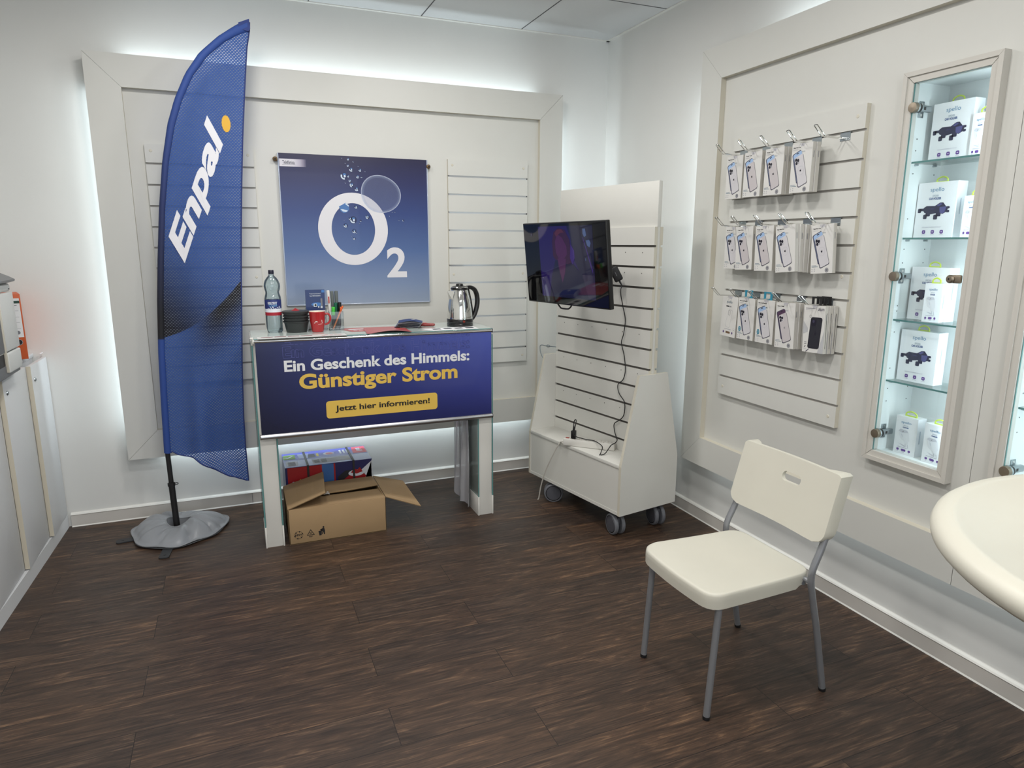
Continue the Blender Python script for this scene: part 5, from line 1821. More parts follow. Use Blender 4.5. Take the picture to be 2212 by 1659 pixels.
MB().lathe([(0.0, 0.0), (0.215, 0.0), (0.215, 0.008), (0.10, 0.022), (0.0, 0.024)], 40).build('foot_plate', TBG, tb)

# ------------------------------------------------------------------ lockers and what stands on them
lk = thing('locker_cabinet', 'pale grey cabinet with three narrow locked doors at the left edge', 'cabinet', (-3.285, 0, 0))
LKW = mat('locker_white', (212, 214, 216), 0.45)
LE_ = -1.098
MB().box((-0.40, LE_ + 0.004, 0.08), (-0.062, -0.004, 0.944), 0, 0.001).build('carcass', LKW, lk)
MB().box((-0.43, LE_ - 0.002, 0.945), (-0.055, -0.003, 0.965), 0, 0.0015).build('top_board', LKW, lk)
mb = MB()
mb.prism([(0.0, -0.003), (-0.40, -0.003), (-0.40, LE_), (-0.040, LE_)], lambda x, y: Vector((x, y, 0.0)), lambda x, y: Vector((x, y, 0.070)))
mb.build('plinth', LKW, lk)
for (y0, y1, xo, kl, kz) in ((-0.313, -0.006, 0.0, -0.268, 0.872), (-0.685, -0.318, -0.019, -0.640, 0.882), (LE_ + 0.002, -0.690, -0.038, -0.778, 0.892)):
    mb = MB()
    mb.box((xo - 0.019, y0, 0.076), (xo, y1, 0.9435), 0, 0.0008)
    mb.add([(xo + 0.0001, y0 - 0.0003, 0.076), (xo - 0.019, y0 - 0.0003, 0.076), (xo - 0.019, y0 - 0.0003, 0.9435), (xo + 0.0001, y0 - 0.0003, 0.9435)], [(0, 1, 2, 3)], 1)
    d = mb.build('door', [LKW, mat('door_edge_beige', (206, 198, 180), 0.5)], lk)
    mb = MB()
    mb.lathe([(0.0, xo + 0.006), (0.0075, xo + 0.0055), (0.0095, xo + 0.003), (0.0100, xo)], 18, axis='x', c=(0, kl, kz))
    mb.box((xo + 0.0055, kl - 0.001, kz - 0.005), (xo + 0.0066, kl + 0.001, kz + 0.005), 1)
    mb.build('lock', [STEEL, INK], d)

LT = 0.9655
pr = thing('printer', 'large grey and white office printer cut off at the left edge', 'printer', (-3.255, -0.535, LT))
PRW = mat('printer_white', (206, 208, 206), 0.45)
PRD = mat('printer_grey', (96, 98, 102), 0.5)
MB().box((-0.46, -0.56, 0.0), (-0.012, -0.004, 0.050), 0, 0.004).build('base', PRD, pr)
MB().box((-0.46, -0.56, 0.051), (-0.014, -0.002, 0.342), 0, 0.004).build('body', PRW, pr)
mb = MB()
mb.box((-0.016, -0.190, 0.108), (-0.002, -0.002, 0.348), 0, 0.004)
mb.build('side_door', PRW, pr)
mb = MB()
mb.box((-0.016, -0.190, 0.016), (-0.001, -0.003, 0.102), 0, 0.007, 3)
mb.build('lower_door', PRW, pr)
MB().box((-0.016, -0.2005, 0.020), (-0.004, -0.1905, 0.345), 0, 0.002).build('door_edge', EDGE, pr)
MB().box((-0.018, -0.55, 0.105), (-0.008, -0.2015, 0.335), 0, 0.003).build('front_cover', PRD, pr)
MB().box((-0.03, -0.55, 0.050), (-0.0125, -0.2015, 0.100), 0, 0.002).build('tray_slot', BLACKM, pr)
MB().box((-0.44, -0.55, 0.350), (-0.006, -0.006, 0.386), 0, 0.012, 3).build('scanner_deck', PRW, pr)
MB().box((-0.012, -0.040, 0.360), (-0.0045, -0.028, 0.364)).build('badge', INK, pr)
mb = MB()
M = Matrix.Translation((0.0, 0, 0.0))
mb.prism([(-0.17, 0.468), (-0.008, 0.388), (0.012, 0.394), (0.014, 0.402), (-0.006, 0.414), (-0.165, 0.492)], lambda x, z: Vector((x, -0.002, z)), lambda x, z: Vector((x, -0.50, z)))
mb.build('control_panel', mat('panel_grey', (112, 112, 114), 0.45), pr)

bd = thing('ring_binder', 'orange ring binder standing behind the printer', 'binder', (-3.3445, -0.215, LT), radians(17))
ORG = mat('binder_orange', (196, 88, 42), 0.5)
mb = MB()
mb.box((-0.034, 0.0, 0.0), (0.034, 0.190, 0.316), 0, 0.002)
mb.build('cover', ORG, bd)
bf = lambda x, z: Vector((x, -0.0006, z))
b2 = lambda x, z: Vector((x, -0.0011, z))
mb = MB()
mb.poly([(-0.030, 0.108), (0.028, 0.108), (0.028, 0.296), (-0.030, 0.296)], bf, 0)
mb.poly([(-0.030, 0.272), (0.028, 0.272), (0.028, 0.284), (-0.030, 0.284)], b2, 1)
for z in (0.236, 0.206, 0.180, 0.150):
    mb.poly([(-0.010, z), (0.020, z), (0.020, z + 0.001), (-0.010, z + 0.001)], b2, 2)
mb.poly(ell(0.008, 0.009, 16, 0.008, 0.131), b2, 2)
mb.poly([(0.004, 0.262), (0.016, 0.262), (0.016, 0.264), (0.004, 0.264)], b2, 3)
mb.build('spine_label', [PAPER, mat('label_green', (40, 72, 62), 0.5), mat('label_mark', (120, 120, 126), 0.6), INK], bd)
mb = MB()
mb.ring(ell(0.0125, 0.0135, 20, 0.008, 0.084), ell(0.0105, 0.0115, 20, 0.008, 0.084), bf, 0)
mb.poly(ell(0.0105, 0.0115, 20, 0.008, 0.084), bf, 1)
mb.build('finger_hole', [STEEL, INK], bd)
tag(MB().prism([(-3.352, -0.060), (-3.350, -0.012), (-3.345, -0.012), (-3.345, -0.060)], lambda x, y: Vector((x + 0.05, y, LT)), lambda x, y: Vector((x + 0.05, y, LT + 0.004))).build('paper_sheet', PAPER), 'small white paper lying by the wall right of the binder', 'paper')

# ------------------------------------------------------------------ hooks and cartons on the right wall
WX = -0.0865                                  # front face of the slatted board
HZ = [RG[10], RG[7], RG[4]]                   # grooves that carry hooks
HY = [[-1.455, -1.603, -1.737, -1.893, -2.035], [-1.480, -1.590, -1.735, -1.882, -2.028], [-1.486, -1.611, -1.738, -1.884, -2.030]]
ROW = ['top', 'middle', 'bottom']
ORD = ['leftmost', 'second', 'third', 'fourth', 'rightmost']
# hook in local axes: x out of the wall (towards the room), y along the wall, z up
hk0 = None
for r in range(3):
    for k in range(5):
        lab = f'{ORD[k]} chrome double-wire hook in the {ROW[r]} row of the slatted board'
        loc = (WX, HY[r][k], HZ[r])
        if hk0 is None:
            hk0 = thing('wire_hook', lab, 'hook', loc, pi, 'display hooks on the right wall')
            mb = MB()
            mb.box((-0.0002, -0.024, -0.030), (0.0022, 0.024, 0.001), 0)
            mb.box((-0.012, -0.022, -0.001), (0.0022, 0.022, 0.0012), 0).box((-0.0125, -0.022, -0.001), (-0.011, 0.022, 0.0082), 0)
            mb.build('bracket', STEEL, hk0)
            for s in (-1, 1):
                mb = MB()
                mb.lathe([(0.0, 0.0016), (0.0032, 0.0014), (0.0034, 0.0008)], 8, axis='z', c=(-0.002, s * 0.010, 0.0))
                mb.build('rivet', CHROME, hk0)
            mb = MB()
            w = 0.0085
            p1 = smooth_path([(0.001, -w, -0.022), (0.03, -w, -0.0215), (0.105, -w, -0.019), (0.120, -w, -0.015), (0.158, -w, 0.018)], 5)
            p2 = [Vector((p.x, w, p.z)) for p in p1][::-1]
            mb.tube(list(p1) + [Vector((0.1592, -w * 0.6, 0.019)), Vector((0.1592, w * 0.6, 0.019))] + p2, 0.00205, 8)
            mb.build('wire', CHROME, hk0)
        else:
            dup(hk0, lab, loc)

# hanging cartons; local axes: x towards the wall, y along the wall (left in view is +y), z up from the carton's foot
CW, CHT, CDP = 0.110, 0.195, 0.0175
CTW = mat('carton_card', (218, 217, 214), 0.4, coat=0.1)
CTG = mat('carton_side', (196, 193, 186), 0.5)
GMATS = [CTW, CTG, mat('p_shade', (196, 195, 200), 0.4), mat('p_logo', (132, 146, 158), 0.5), INK, mat('p_frame', (64, 62, 84), 0.4), mat('p_sky', (158, 186, 222), 0.4), mat('p_body', (206, 204, 208), 0.4),
         mat('p_taupe', (196, 190, 192), 0.4), mat('p_lens', (34, 32, 44), 0.3), mat('p_badge', (146, 146, 150), 0.5), mat('p_slate', (70, 104, 128), 0.5), mat('p_graphite', (42, 42, 50), 0.4), mat('p_teal', (42, 132, 160), 0.45), mat('p_plum', (84, 60, 86), 0.4),
         mat('p_violet', (88, 64, 120), 0.5), mat('p_brown', (112, 86, 62), 0.5), mat('p_line', (176, 176, 182), 0.5), mat('p_greyarc', (186, 187, 190), 0.5)]


def cf(d):
    """front of a carton: u to the right in view, v up"""
    return lambda u, v: Vector((-0.0003 - d, CW / 2 - u, v))


def apple(mb, u, v, s, d, mi):
    mb.poly([(u + a * s, v + b * s) for a, b in ((0, .30), (.22, .40), (.42, .30), (.34, .06), (.46, -.18), (.28, -.46), (.10, -.42), (0, -.46), (-.12, -.42), (-.28, -.46), (-.44, -.14), (-.42, .22), (-.24, .40))], cf(d), mi)
    mb.poly([(u + a * s, v + b * s) for a, b in ((0.02, .44), (.06, .66), (.24, .72), (.20, .52))], cf(d), mi)


def phone(mb, ring, body, top, d=0.0004):
    """phone drawn leaning to the right, inside a clear case"""
    O, U, V = Vector((0.049, 0.020)), Vector((0.0455, 0.018)), Vector((-0.034, 0.117))

    def T(a, b):
        p = O + U * a + V * b
        return (p.x, p.y)

    def rr(a0, a1, b0, b1, r=0.16, rb=0.055):
        pts = []
        for (sa, sb, q0) in ((1, 1, 0), (0, 1, 90), (0, 0, 180), (1, 0, 270)):
            ca = (a1 - r) if sa else (a0 + r)
            cb = (b1 - rb) if sb else (b0 + rb)
            for t in range(5):
                an = radians(q0 + 90 * t / 4)
                pts.append(T(ca + r * cos(an), cb + rb * sin(an)))
        return pts
    mb.poly([(u - 0.0095, v + 0.0125) for u, v in rr(-0.02, 1.0, 0.02, 1.03)], cf(d), 5)
    mb.poly([(u - 0.0070, v + 0.0115) for u, v in rr(0.02, 0.99, 0.04, 1.02)], cf(d + 0.0002), 6 if top == 6 else 14)
    mb.poly([(u - 0.0030, v + 0.0150) for u, v in rr(0.32, 0.58, 0.955, 0.985, 0.03, 0.01)], cf(d + 0.0004), 9)
    mb.poly(rr(-0.03, 1.03, -0.012, 0.995), cf(d + 0.0006), 5)
    mb.poly(rr(0.045, 1.01, 0.006, 1.0), cf(d + 0.0008), body)
    mb.poly(rr(0.08, 0.56, 0.74, 0.975, 0.12, 0.05), cf(d + 0.0010), 7 if body != 7 else 2)
    for (a, b) in ((0.22, 0.912), (0.43, 0.862), (0.22, 0.800)):
        q = T(a, b)
        mb.poly(ell(0.0058, 0.0066, 14, q[0], q[1]), cf(d + 0.0012), 9)
    q = T(0.44, 0.775)
    mb.poly(ell(0.0018, 0.0020, 8, q[0], q[1]), cf(d + 0.0012), 9)
    q = T(0.52, 0.50)
    if ring:
        mb.ring(ell(0.0165, 0.0185, 28, *q), ell(0.0150, 0.0170, 28, *q), cf(d + 0.0012), 2 if body == 7 else 7)
    apple(mb, q[0], q[1], 0.0088, d + 0.0014, 10 if body == 8 and top == 14 else 9)


def carton(kind):
    mb = MB()
    mb.box((0, -CW / 2, 0), (CDP, CW / 2, CHT), 1)
    f0 = cf(0.0)
    mb.poly([(0, 0), (CW, 0), (CW, CHT), (0, CHT)], f0, 0)
    # creased hang hole and short mark on the side
    mb.poly([(0.040, CHT), (0.070, CHT), (0.063, CHT - 0.012), (0.047, CHT - 0.012)], cf(0.0003), 2)
    mb.add([Vector((0.006, -CW / 2 - 0.0005, 0.135)), Vector((0.010, -CW / 2 - 0.0005, 0.135)), Vector((0.010, -CW / 2 - 0.0005, 0.160)), Vector((0.006, -CW / 2 - 0.0005, 0.160))], [(0, 1, 2, 3)], 10)
    d = 0.0004
    if kind in ('ring', 'plain', 'plum', 'roxfit'):
        mb.text('Magic Mate Case' if kind == 'ring' else ('Hero Case' if kind == 'plum' else ('Mate Case Magnetic' if kind == 'roxfit' else 'Frugo Case')), cf(d), 0.008, 0.046 if kind != 'roxfit' else 0.060, CHT - 0.018, CHT - 0.0125, 4, 0.03)
        mb.poly([(0.008, CHT - 0.024), (0.034, CHT - 0.024), (0.034, CHT - 0.0228), (0.008, CHT - 0.0228)], cf(d), 17)
        if kind == 'roxfit':
            mb.text('Roxfit', cf(d), 0.043, 0.066, 0.158, 0.165, 11, 0.02)
            mb.poly(ell(0.0085, 0.0125, 20, 0.018, 0.048), cf(d), 13)
            mb.ring(ell(0.0035, 0.0075, 16, 0.018, 0.048), ell(0.0025, 0.006, 16, 0.018, 0.048), cf(d + 0.0003), 0)
        else:
            mb.text('epico', cf(d), 0.047, 0.071, 0.157, 0.166, 3)
        phone(mb, kind in ('ring', 'roxfit'), 7 if kind in ('ring', 'roxfit') else 8, 14 if kind == 'plum' else 6)
        mb.poly([(0.006, 0.031), (0.030, 0.031), (0.030, 0.0326), (0.006, 0.0326)], cf(d), 11)
        mb.poly([(0.006, 0.026), (0.038, 0.026), (0.038, 0.0276), (0.006, 0.0276)], cf(d), 11)
        for (u, v) in ((0.008, 0.017), (0.021, 0.018), (0.008, 0.009), (0.021, 0.010)):
            mb.poly(rrect(0.005, 0.004, 0.001, 2, u, v), cf(d), 17)
        mb.poly(ell(0.0095, 0.0098, 20, 0.083, 0.0125), cf(d), 10)
        mb.poly(rrect(0.008, 0.0018, 0.0005, 2, 0.083, 0.0145), cf(d + 0.0003), 5)
        mb.poly(rrect(0.005, 0.0018, 0.0005, 2, 0.083, 0.0105), cf(d + 0.0003), 5)
    elif kind == 'outline':
        mb.text('spello', cf(d), 0.030, 0.070, 0.158, 0.174, 11)
        mb.poly(rrect(0.020, 0.006, 0.001, 2, 0.040, 0.146), cf(d), 12)
        mb.poly(rrect(0.014, 0.006, 0.001, 2, 0.059, 0.146), cf(d), 10)
        P = [(0.050, 0.128), (0.056, 0.131), (0.074, 0.130), (0.078, 0.124), (0.066, 0.048), (0.060, 0.042), (0.036, 0.048), (0.034, 0.054)]
        P2 = [(u + (0.057 - u) * 0.05, v + (0.088 - v) * 0.025) for u, v in P]
        mb.ring(P, P2, cf(d), 17)
        mb.ring(rrect(0.013, 0.026, 0.006, 5, 0.056, 0.116), rrect(0.0105, 0.0235, 0.005, 5, 0.056, 0.116), cf(d), 10)
        mb.poly([(0.030, 0.034), (0.078, 0.034), (0.078, 0.037), (0.030, 0.037)], cf(d), 17)
        mb.poly(ell(0.0045, 0.006, 14, 0.026, 0.020), cf(d), 15)
        mb.poly(ell(0.0045, 0.006, 14, 0.088, 0.020), cf(d), 15)
        mb.poly(rrect(0.030, 0.010, 0.003, 4, 0.058, 0.020), cf(d), 16)
        mb.ring(ell(0.0095, 0.0085, 20, 0.097, 0.036), ell(0.0088, 0.0078, 20, 0.097, 0.036), cf(d), 17)
        mb.poly(rrect(0.006, 0.002, 0.0008, 2, 0.097, 0.036), cf(d), 4)
    elif kind == 'lanyard':
        mb.poly([(0.080, 0.0), (CW, 0.0), (CW, 0.095), (0.100, 0.060)], cf(d), 18)
        mb.poly([(0.0, 0.075), (0.025, 0.085), (0.025, 0.10), (0.0, 0.13)], cf(d), 18)
        mb.text('utium', cf(d), 0.072, 0.104, 0.174, 0.188, 5, 0.01)
        mb.poly([(0.008, 0.181), (0.058, 0.181), (0.058, 0.184), (0.008, 0.184)], cf(d), 10)
        mb.poly([(0.008, 0.176), (0.040, 0.176), (0.040, 0.1775), (0.008, 0.1775)], cf(d), 17)
        M = lambda u, v: (u + 0.10 * (v - 0.09) * 0.9, v)
        mb.poly([M(u, v) for u, v in rrect(0.060, 0.130, 0.010, 6, 0.064, 0.082)], cf(d + 0.0003), 12)
        mb.poly([M(u, v) for u, v in rrect(0.025, 0.030, 0.008, 6, 0.052, 0.125)], cf(d + 0.0006), 9)
        q = M(0.050, 0.130)
        mb.poly(ell(0.006, 0.006, 14, *q), cf(d + 0.0009), 5)
        apple(mb, *M(0.066, 0.080), 0.014, d + 0.0006, 9)
        mb.ring(ell(0.0060, 0.0065, 18, 0.036, 0.150), ell(0.0046, 0.0050, 18, 0.036, 0.150), cf(d), 10)
        mb.poly([(0.018, 0.002), (0.036, 0.016), (0.0375, 0.0145), (0.022, 0.0005)], cf(d), 5)
        for v in (0.040, 0.034):
            mb.poly([(0.010, v), (0.022, v), (0.022, v + 0.002), (0.010, v + 0.002)], cf(d), 4)
        mb.poly([(0.010, 0.018), (0.018, 0.026), (0.016, 0.028), (0.011, 0.022)], cf(d), 4)
        mb.poly([(0.008, 0.012), (0.022, 0.012), (0.022, 0.0135), (0.008, 0.0135)], cf(d), 17)
        mb.add([Vector((0.008, -CW / 2 - 0.0005, 0.02)), Vector((0.010, -CW / 2 - 0.0005, 0.02)), Vector((0.010, -CW / 2 - 0.0005, 0.165)), Vector((0.008, -CW / 2 - 0.0005, 0.165))], [(0, 1, 2, 3)], 4)
    return mb


PROTO = {}
KINDW = {'ring': 'carton with magnet-ring phone', 'plain': 'carton with grey-backed phone', 'plum': 'carton with purple-fronted phone', 'roxfit': 'carton with blue seal and strip', 'outline': 'carton with thin outline drawing', 'lanyard': 'carton with black phone on cord'}
STACK = {1: ['only'], 2: ['front', 'rear'], 3: ['front', 'middle', 'rear'], 4: ['front', 'second', 'third', 'rear']}
HOOKN = ['first', 'second', 'third', 'fourth', 'last']


def hang(row, hook, kind, count, xf, dy=0.0, tilt=0.0, step=0.0205, dstep=0.0):
    y, z = HY[row][hook] + dy, HZ[row] - 0.022
    for i in range(count):
        lab = f'{STACK[count][i]} white {KINDW[kind]} on the {HOOKN[hook]} hook, {ROW[row]} row'
        loc = (xf + step * i, y - dstep * i * 0 + 0.0, z - CHT - 0.003 + 0.0)
        loc = (xf + step * i, y - dstep * i, z - CHT - 0.003)
        grp = f'{ROW[row]} row {KINDW[kind].split(" showing")[0].split(" with")[0]}s'
        if kind not in PROTO:
            r = thing('phone_case_carton', lab, 'carton', loc, group='hanging phone case cartons')
            carton(kind).build('carton', GMATS, r)
            mb = MB()
            hm = {'roxfit': GMATS[13], 'lanyard': BLACKM}.get(kind, PAPER)
            # hanging tab with the hook slot left open
            for lo, hi in () if kind not in ('roxfit', 'lanyard') else (((-0.026, 0.0), (0.026, 0.006)), ((-0.026, 0.006), (-0.013, 0.030)), ((0.013, 0.006), (0.026, 0.030)), ((-0.026, 0.0295), (0.026, 0.036))):
                mb.box((0.008, lo[0], CHT + lo[1]), (0.0092, hi[0], CHT + hi[1]))
            if mb.v:
                mb.build('hang_tab', hm, r)
            PROTO[kind] = r
        else:
            r = dup(PROTO[kind], lab, loc)
        r.rotation_euler = (radians(tilt * (1 - 0.4 * i)), 0, 0)


hang(0, 0, 'ring', 1, -0.135)
hang(0, 1, 'plain', 1, -0.158)
hang(0, 2, 'plain', 3, -0.160, dstep=0.003)
hang(0, 3, 'ring', 2, -0.162, dstep=0.004)
hang(1, 0, 'ring', 1, -0.137)
hang(1, 1, 'plain', 1, -0.160, tilt=-2)
hang(1, 2, 'plain', 2, -0.176, tilt=-2, dstep=0.006)
hang(1, 3, 'ring', 4, -0.190, tilt=-5, dstep=0.003)
hang(1, 4, 'ring', 1, -0.140, tilt=-4)
hang(2, 0, 'outline', 1, -0.140, tilt=3)
hang(2, 1, 'roxfit', 1, -0.142)
hang(2, 2, 'roxfit', 1, -0.144)
hang(2, 3, 'plum', 3, -0.164, tilt=-2, dstep=0.003)
hang(2, 4, 'lanyard', 3, -0.150, tilt=-2, dstep=0.002)

# ------------------------------------------------------------------ lit showcases let into the right wall
CAB = mat('showcase_frame', (200, 197, 190), 0.5)
INN = mat('showcase_inner', (226, 229, 229), 0.5)
SHZ = [1.820, 1.552, 1.251, 1.017]


def showcase(yr, yl, lab, full=True):
    """yl, yr: left and right edges of the clear opening as seen (yl > yr)"""
    r = thing('showcase', lab, 'showcase', (-RD, (yl + yr) / 2, 0.74))
    o = Vector((-RD, (yl + yr) / 2, 0.74))
    L_ = lambda x, y, z: (x - o.x, y - o.y, z - o.z)
    z0, z1 = 0.740, 2.084
    mb = MB()
    xo, fw = -0.098, 0.038
    # outer moulding, four mitred lengths
    a = [(yl + fw, z0 - fw), (yl + fw, z1 + fw), (yr - fw, z1 + fw), (yr - fw, z0 - fw)]
    b = [(yl + 0.022, z0 - 0.022), (yl + 0.022, z1 + 0.022), (yr - 0.022, z1 + 0.022), (yr - 0.022, z0 - 0.022)]
    for k in range(4):
        q = [a[k], a[(k + 1) % 4], b[(k + 1) % 4], b[k]]
        c = (sum(p[0] for p in q) / 4, sum(p[1] for p in q) / 4)
        q = [(p[0] + (c[0] - p[0]) * 0.001, p[1] + (c[1] - p[1]) * 0.001) for p in q]
        mb.prism(q, lambda y, z: Vector(L_(xo, y, z)), lambda y, z: Vector(L_(-RD, y, z)))
    mb.build('moulding', CAB, r)
    mb = MB()
    c_ = [(yl, z0), (yl, z1), (yr, z1), (yr, z0)]
    for k in range(4):
        q = [b[k], b[(k + 1) % 4], c_[(k + 1) % 4], c_[k]]
        c = (sum(p[0] for p in q) / 4, sum(p[1] for p in q) / 4)
        q = [(p[0] + (c[0] - p[0]) * 0.003, p[1] + (c[1] - p[1]) * 0.003) for p in q]
        mb.prism(q, lambda y, z: Vector(L_(-0.092, y, z)), lambda y, z: Vector(L_(-0.060, y, z)))
    mb.build('inner_frame', CAB, r)
    # white lining of the recess
    mb = MB()
    X0, X1, Y0, Y1, Z0, Z1, t = -0.058, 0.105, yr - 0.010, yl + 0.006, z0 - 0.006, z1 + 0.006, 0.006
    mb.box(L_(X1, Y0 - t, Z0), L_(X1 + t, Y1 + t, Z1)).box(L_(X0, Y1, Z0), L_(X1, Y1 + t, Z1)).box(L_(X0, Y0 - t, Z0), L_(X1, Y0, Z1))
    mb.box(L_(X0, Y0, Z0 - t), L_(X1, Y1, Z0)).box(L_(X0, Y0, Z1), L_(X1, Y1, Z1 + t))
    for z in (1.90, 1.86, 1.78, 1.62, 1.51, 1.46, 1.30, 1.28, 1.20, 1.06, 0.98, 0.93):
        for x in (-0.035, 0.075):
            mb.add([Vector(L_(x + dx, Y1 - 0.0004, z + dz)) for dx, dz in ell(0.0025, 0.0025, 8)], [tuple(range(8))], 1)
    mb.build('lining', [INN, INK], r)
    for z in SHZ:
        mb = MB()
        mb.box(L_(-0.052, yr - 0.006, z - 0.006), L_(0.100, yl + 0.003, z), 0)
        mb.box(L_(-0.0525, yr - 0.006, z - 0.0062), L_(-0.052, yl + 0.003, z + 0.0002), 1)
        s = mb.build('shelf', [GLASS, TEAL], r)
        for x in (-0.030, 0.065):
            MB().tube([L_(x, yl + 0.006, z - 0.010), L_(x, yl - 0.008, z - 0.010)], 0.0036, 8).box(L_(x - 0.002, yl - 0.010, z - 0.0075), L_(x + 0.002, yl + 0.004, z - 0.0062)).build('shelf_pin', STEEL, s)
    mb = MB()
    mb.box(L_(-0.0865, yr + 0.0015, z0 + 0.002), L_(-0.0815, yl - 0.0015, z1 - 0.002), 0)
    for lo, hi in (((-0.0868, yr + 0.001, z0 + 0.002), (-0.0812, yr + 0.0016, z1 - 0.002)), ((-0.0868, yl - 0.0016, z0 + 0.002), (-0.0812, yl - 0.001, z1 - 0.002)), ((-0.0868, yr + 0.001, z1 - 0.0026), (-0.0812, yl - 0.001, z1 - 0.002))):
        mb.box(L_(*lo), L_(*hi), 1)
    dr = mb.build('glass_door', [clear('door_glass', (0.955, 0.985, 0.985), 0.07), TEAL], r)
    BRZ = mat('bronze_cap', (150, 138, 122), 0.38, metal=0.8)
    for z in (2.000, 1.412, 0.810):
        mb = MB()
        hy = yl - 0.012
        mb.lathe([(0.0, -0.030), (0.0165, -0.029), (0.0175, -0.025), (0.0175, -0.014)], 28, 0, c=L_(-0.0715, hy, z), axis='x')
        mb.lathe([(0.0175, -0.014), (0.0182, -0.013), (0.0182, -0.008), (0.016, -0.007)], 28, 1, c=L_(-0.0715, hy, z), axis='x')
        mb.lathe([(0.0, 0.003), (0.0165, 0.003), (0.0165, -0.0098)], 28, 3, c=L_(-0.0715, hy, z), axis='x')
        mb.box(L_(-0.066, hy - 0.006, z - 0.011), L_(-0.005, yl - 0.001, z + 0.011), 2, 0.004)
        mb.box(L_(-0.045, yl + 0.003, z - 0.028), L_(-0.020, yl + 0.0058, z + 0.028), 2, 0.002)
        mb.box(L_(-0.048, hy - 0.0065, z - 0.005), L_(-0.038, hy - 0.0058, z + 0.005), 3)
        for dz in (-0.019, 0.019):
            mb.add([Vector(L_(-0.0325 + dx, yl + 0.0026, z + dz + dy_)) for dx, dy_ in ell(0.005, 0.005, 10)], [tuple(range(10))], 4)
        mb.build('hinge', [BRZ, STEEL, STEEL, BLACK, CHROME], dr)
    mb = MB()
    z = 1.413
    mb.box(L_(-0.101, yr + 0.0022, z - 0.0145), L_(-0.0875, yr + 0.034, z + 0.0145), 0, 0.005)
    mb.lathe([(0.0, -0.014), (0.010, -0.0135), (0.0145, -0.008), (0.0145, 0.0)], 22, 0, c=L_(-0.096, yr + 0.036, z), axis='x')
    mb.poly(ell(0.0028, 0.0034, 10, yr + 0.036, z), lambda y, zz: Vector(L_(-0.1105, y, zz)), 1)
    mb.build('lock', [BRZ, INK], dr)
    return r


showcase(-2.582, -2.312, 'tall lit glass showcase of boxed accessories, whole in view')
showcase(-3.062, -2.796, 'second lit glass showcase, cut off at the right edge')

# boxed accessories; local axes as for the cartons, x = 0 is the front
SPM = [mat('box_white', (230, 231, 235), 0.35), mat('box_blue', (92, 140, 176), 0.5), mat('box_grey', (176, 186, 198), 0.5), mat('box_navyprint', (50, 84, 140), 0.5), mat('box_holder', (36, 36, 66), 0.35), mat('box_holder_light', (78, 78, 130), 0.35), mat('box_purple', (98, 62, 140), 0.5), mat('box_line', (170, 168, 186), 0.5), mat('box_shade', (196, 197, 206), 0.5), mat('box_pale', (219, 220, 225), 0.45), INK]
LIME = mat('hanger_lime', (190, 210, 82), 0.35)


def bf_(w):
    return lambda d: (lambda u, v: Vector((-0.0004 - d, w / 2 - u, v)))


def hanger(root, w, h, x, hw=0.020):
    mb = MB()
    mb.tube(smooth_path([(x, hw, h - 0.001), (x, hw * 0.92, h + 0.012), (x, 0.0, h + 0.019), (x, -hw * 0.92, h + 0.012), (x, -hw, h - 0.001)], 3), 0.0028, 6)
    mb.box((x - 0.003, -hw - 0.002, h + 0.0002), (x + 0.003, hw + 0.002, h + 0.004))
    mb.build('hanger', LIME, root)


def holder_box():
    w, h, d = 0.148, 0.194, 0.050
    mb = MB()
    mb.box((0, -w / 2, 0), (d, w / 2, h))
    F = bf_(w)
    mb.text('spello', F(0), 0.048, 0.100, 0.157, 0.176, 1)
    mb.text('SPIDER', F(0), 0.058, 0.082, 0.143, 0.150, 2, 0.03)
    mb.text('CAR HOLDER', F(0), 0.046, 0.092, 0.133, 0.141, 3, 0.04)
    mb.poly([(0.030, 0.106), (0.040, 0.112), (0.072, 0.111), (0.090, 0.122), (0.102, 0.122), (0.114, 0.108), (0.124, 0.106), (0.118, 0.090), (0.104, 0.082), (0.096, 0.084), (0.080, 0.086), (0.060, 0.082), (0.034, 0.088), (0.028, 0.096)], F(0), 4)
    mb.poly([(0.090, 0.106), (0.116, 0.108), (0.110, 0.086), (0.100, 0.083), (0.092, 0.088)], F(0.0003), 5)
    mb.poly([(0.078, 0.112), (0.092, 0.121), (0.100, 0.116), (0.086, 0.109)], F(0.0003), 5)
    for (u, v, a, b) in ((0.014, 0.096, 0.013, 0.015), (0.024, 0.099, 0.020, 0.009), (0.038, 0.074, 0.014, 0.016), (0.048, 0.081, 0.018, 0.012), (0.078, 0.072, 0.015, 0.017), (0.088, 0.081, 0.018, 0.014), (0.122, 0.104, 0.012, 0.008), (0.122, 0.091, 0.012, 0.008)):
        mb.poly(rrect(a, b, 0.003, 3, u, v), F(0.0002), 4)
    mb.text('spello', F(0.0005), 0.056, 0.072, 0.098, 0.104, 5)
    mb.text('FOR SMARTPHONES UP TO 6,7"', F(0), 0.032, 0.104, 0.034, 0.0385, 7)
    for u in (0.040, 0.074, 0.108):
        mb.poly(rrect(0.013, 0.013, 0.004, 4, u, 0.020), F(0), 6)
        mb.poly(rrect(0.005, 0.002, 0.0006, 2, u, 0.020), F(0.0003), 0)
        mb.poly(rrect(0.014, 0.0014, 0.0004, 2, u, 0.0095), F(0), 7)
    mb.add([Vector((x, -w / 2 - 0.0006, z)) for x, z in ((0.022, 0.080), (0.026, 0.080), (0.026, 0.135), (0.022, 0.135))], [(0, 1, 2, 3)], 2)
    return mb, w, h


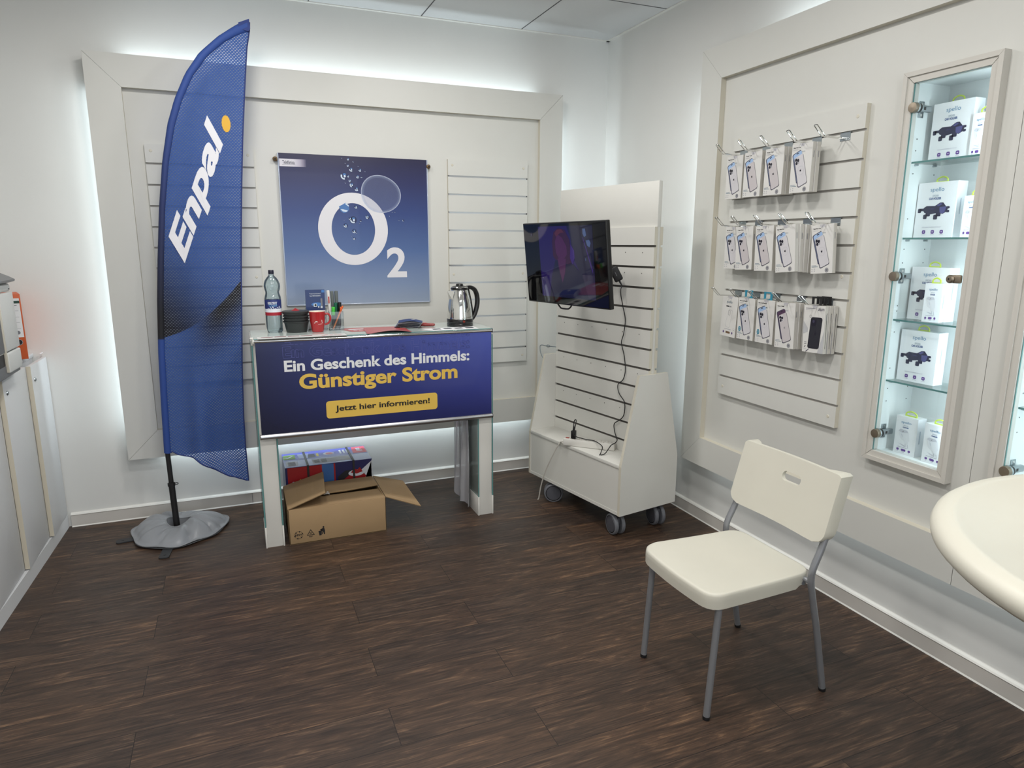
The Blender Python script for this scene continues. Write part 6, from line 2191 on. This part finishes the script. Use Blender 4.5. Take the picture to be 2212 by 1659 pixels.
def charger_box(w=0.090, h=0.147, d=0.045):
    mb = MB()
    mb.box((0, -w / 2, 0), (d, w / 2, h))
    F = bf_(w)
    k = w / 0.090
    S = lambda pts: [(u * k, v * h / 0.147) for u, v in pts]

    def PP(pts, d_, mi):
        mb.poly(S(pts), F(d_), mi)
    mb.text('spello', F(0), 0.022 * k, 0.064 * k, h * 0.80, h * 0.88, 1)
    mb.text('20W PD', F(0), 0.032 * k, 0.052 * k, h * 0.745, h * 0.775, 2, 0.02)
    mb.text('CHARGER', F(0), 0.030 * k, 0.055 * k, h * 0.695, h * 0.730, 3, 0.04)
    PP([(0.014, 0.088), (0.022, 0.096), (0.050, 0.095), (0.058, 0.086), (0.064, 0.058), (0.058, 0.050), (0.034, 0.054), (0.024, 0.060)], 0, 9)
    PP([(0.014, 0.088), (0.022, 0.096), (0.050, 0.095), (0.056, 0.087), (0.030, 0.082)], 0.0003, 8)
    PP([(0.040, 0.053), (0.060, 0.050), (0.060, 0.040), (0.046, 0.042)], 0.0002, 9)
    PP([(0.046, 0.042), (0.049, 0.030), (0.052, 0.030), (0.050, 0.042)], 0.0002, 8)
    PP([(0.056, 0.040), (0.060, 0.026), (0.063, 0.026), (0.060, 0.040)], 0.0002, 8)
    PP([(0.031, 0.088), (0.036, 0.091), (0.037, 0.090), (0.032, 0.087)], 0.0006, 10)
    PP([(0.028, 0.078), (0.0295, 0.078), (0.034, 0.066), (0.0325, 0.066)], 0.0006, 2)
    PP([(0.018, 0.040), (0.044, 0.036), (0.052, 0.030), (0.044, 0.030)], 0.0001, 8)
    mb.poly([(0.018 * k, h * 0.168), (0.058 * k, h * 0.168), (0.058 * k, h * 0.18), (0.018 * k, h * 0.18)], F(0), 7)
    for (u, a) in ((0.019, 0.010), (0.043, 0.019), (0.067, 0.010)):
        mb.poly(rrect(a * k, 0.0085, 0.003, 4, u * k, h * 0.105), F(0), 6)
        mb.poly(rrect(a * 0.6 * k, 0.0016, 0.0004, 2, u * k, h * 0.055), F(0), 7)
    mb.add([Vector((x, -w / 2 - 0.0006, z)) for x, z in ((0.014, 0.05), (0.020, 0.05), (0.020, 0.10), (0.014, 0.10))], [(0, 1, 2, 3)], 2)
    return mb, w, h


tier = ['top shelf', 'second shelf', 'third shelf', 'fourth shelf']
P_ = None
for k, (x, y, rz) in enumerate(((0.0, -2.406, 0.0), (0.0, -2.384, 0.0), (0.010, -2.390, 0.0), (-0.005, -2.390, 0.02))):
    lab = f'white box with dark car holder picture on the {tier[k]} of the showcase'
    z = SHZ[k] + 0.0006
    if P_ is None:
        P_ = thing('car_holder_box', lab, 'box', (x, y, z), rz, 'car holder boxes')
        mb, w, h = holder_box()
        mb.build('carton', SPM, P_)
        hanger(P_, w, h, 0.020)
    else:
        dup(P_, lab, (x, y, z), rz)
SM = thing('charger_box', 'small white charger box standing in front on the third shelf', 'box', (-0.030, -2.440, SHZ[2] + 0.0006), group='slim charger boxes')
SM.rotation_euler = (0, 0, radians(14))
mb, w, h = charger_box(0.058, 0.139, 0.036)
mb.build('carton', SPM, SM)
hanger(SM, w, h, 0.016, 0.013)
dup(SM, 'small white charger box half hidden right on the top shelf', (-0.005, -2.512, SHZ[0] + 0.0006), 0.0)
dup(SM, 'small white charger box half hidden right on the second shelf', (-0.010, -2.523, SHZ[1] + 0.0006), 0.0)
BG = thing('charger_box', 'white charger box on the left of the showcase floor', 'box', (-0.012, -2.388, 0.7346), group='wide charger boxes')
mb, w, h = charger_box()
mb.build('carton', SPM, BG)
hanger(BG, w, h, 0.020, 0.022)
dup(BG, 'white charger box half hidden at the right of the showcase floor', (-0.025, -2.514, 0.7346), radians(-4))
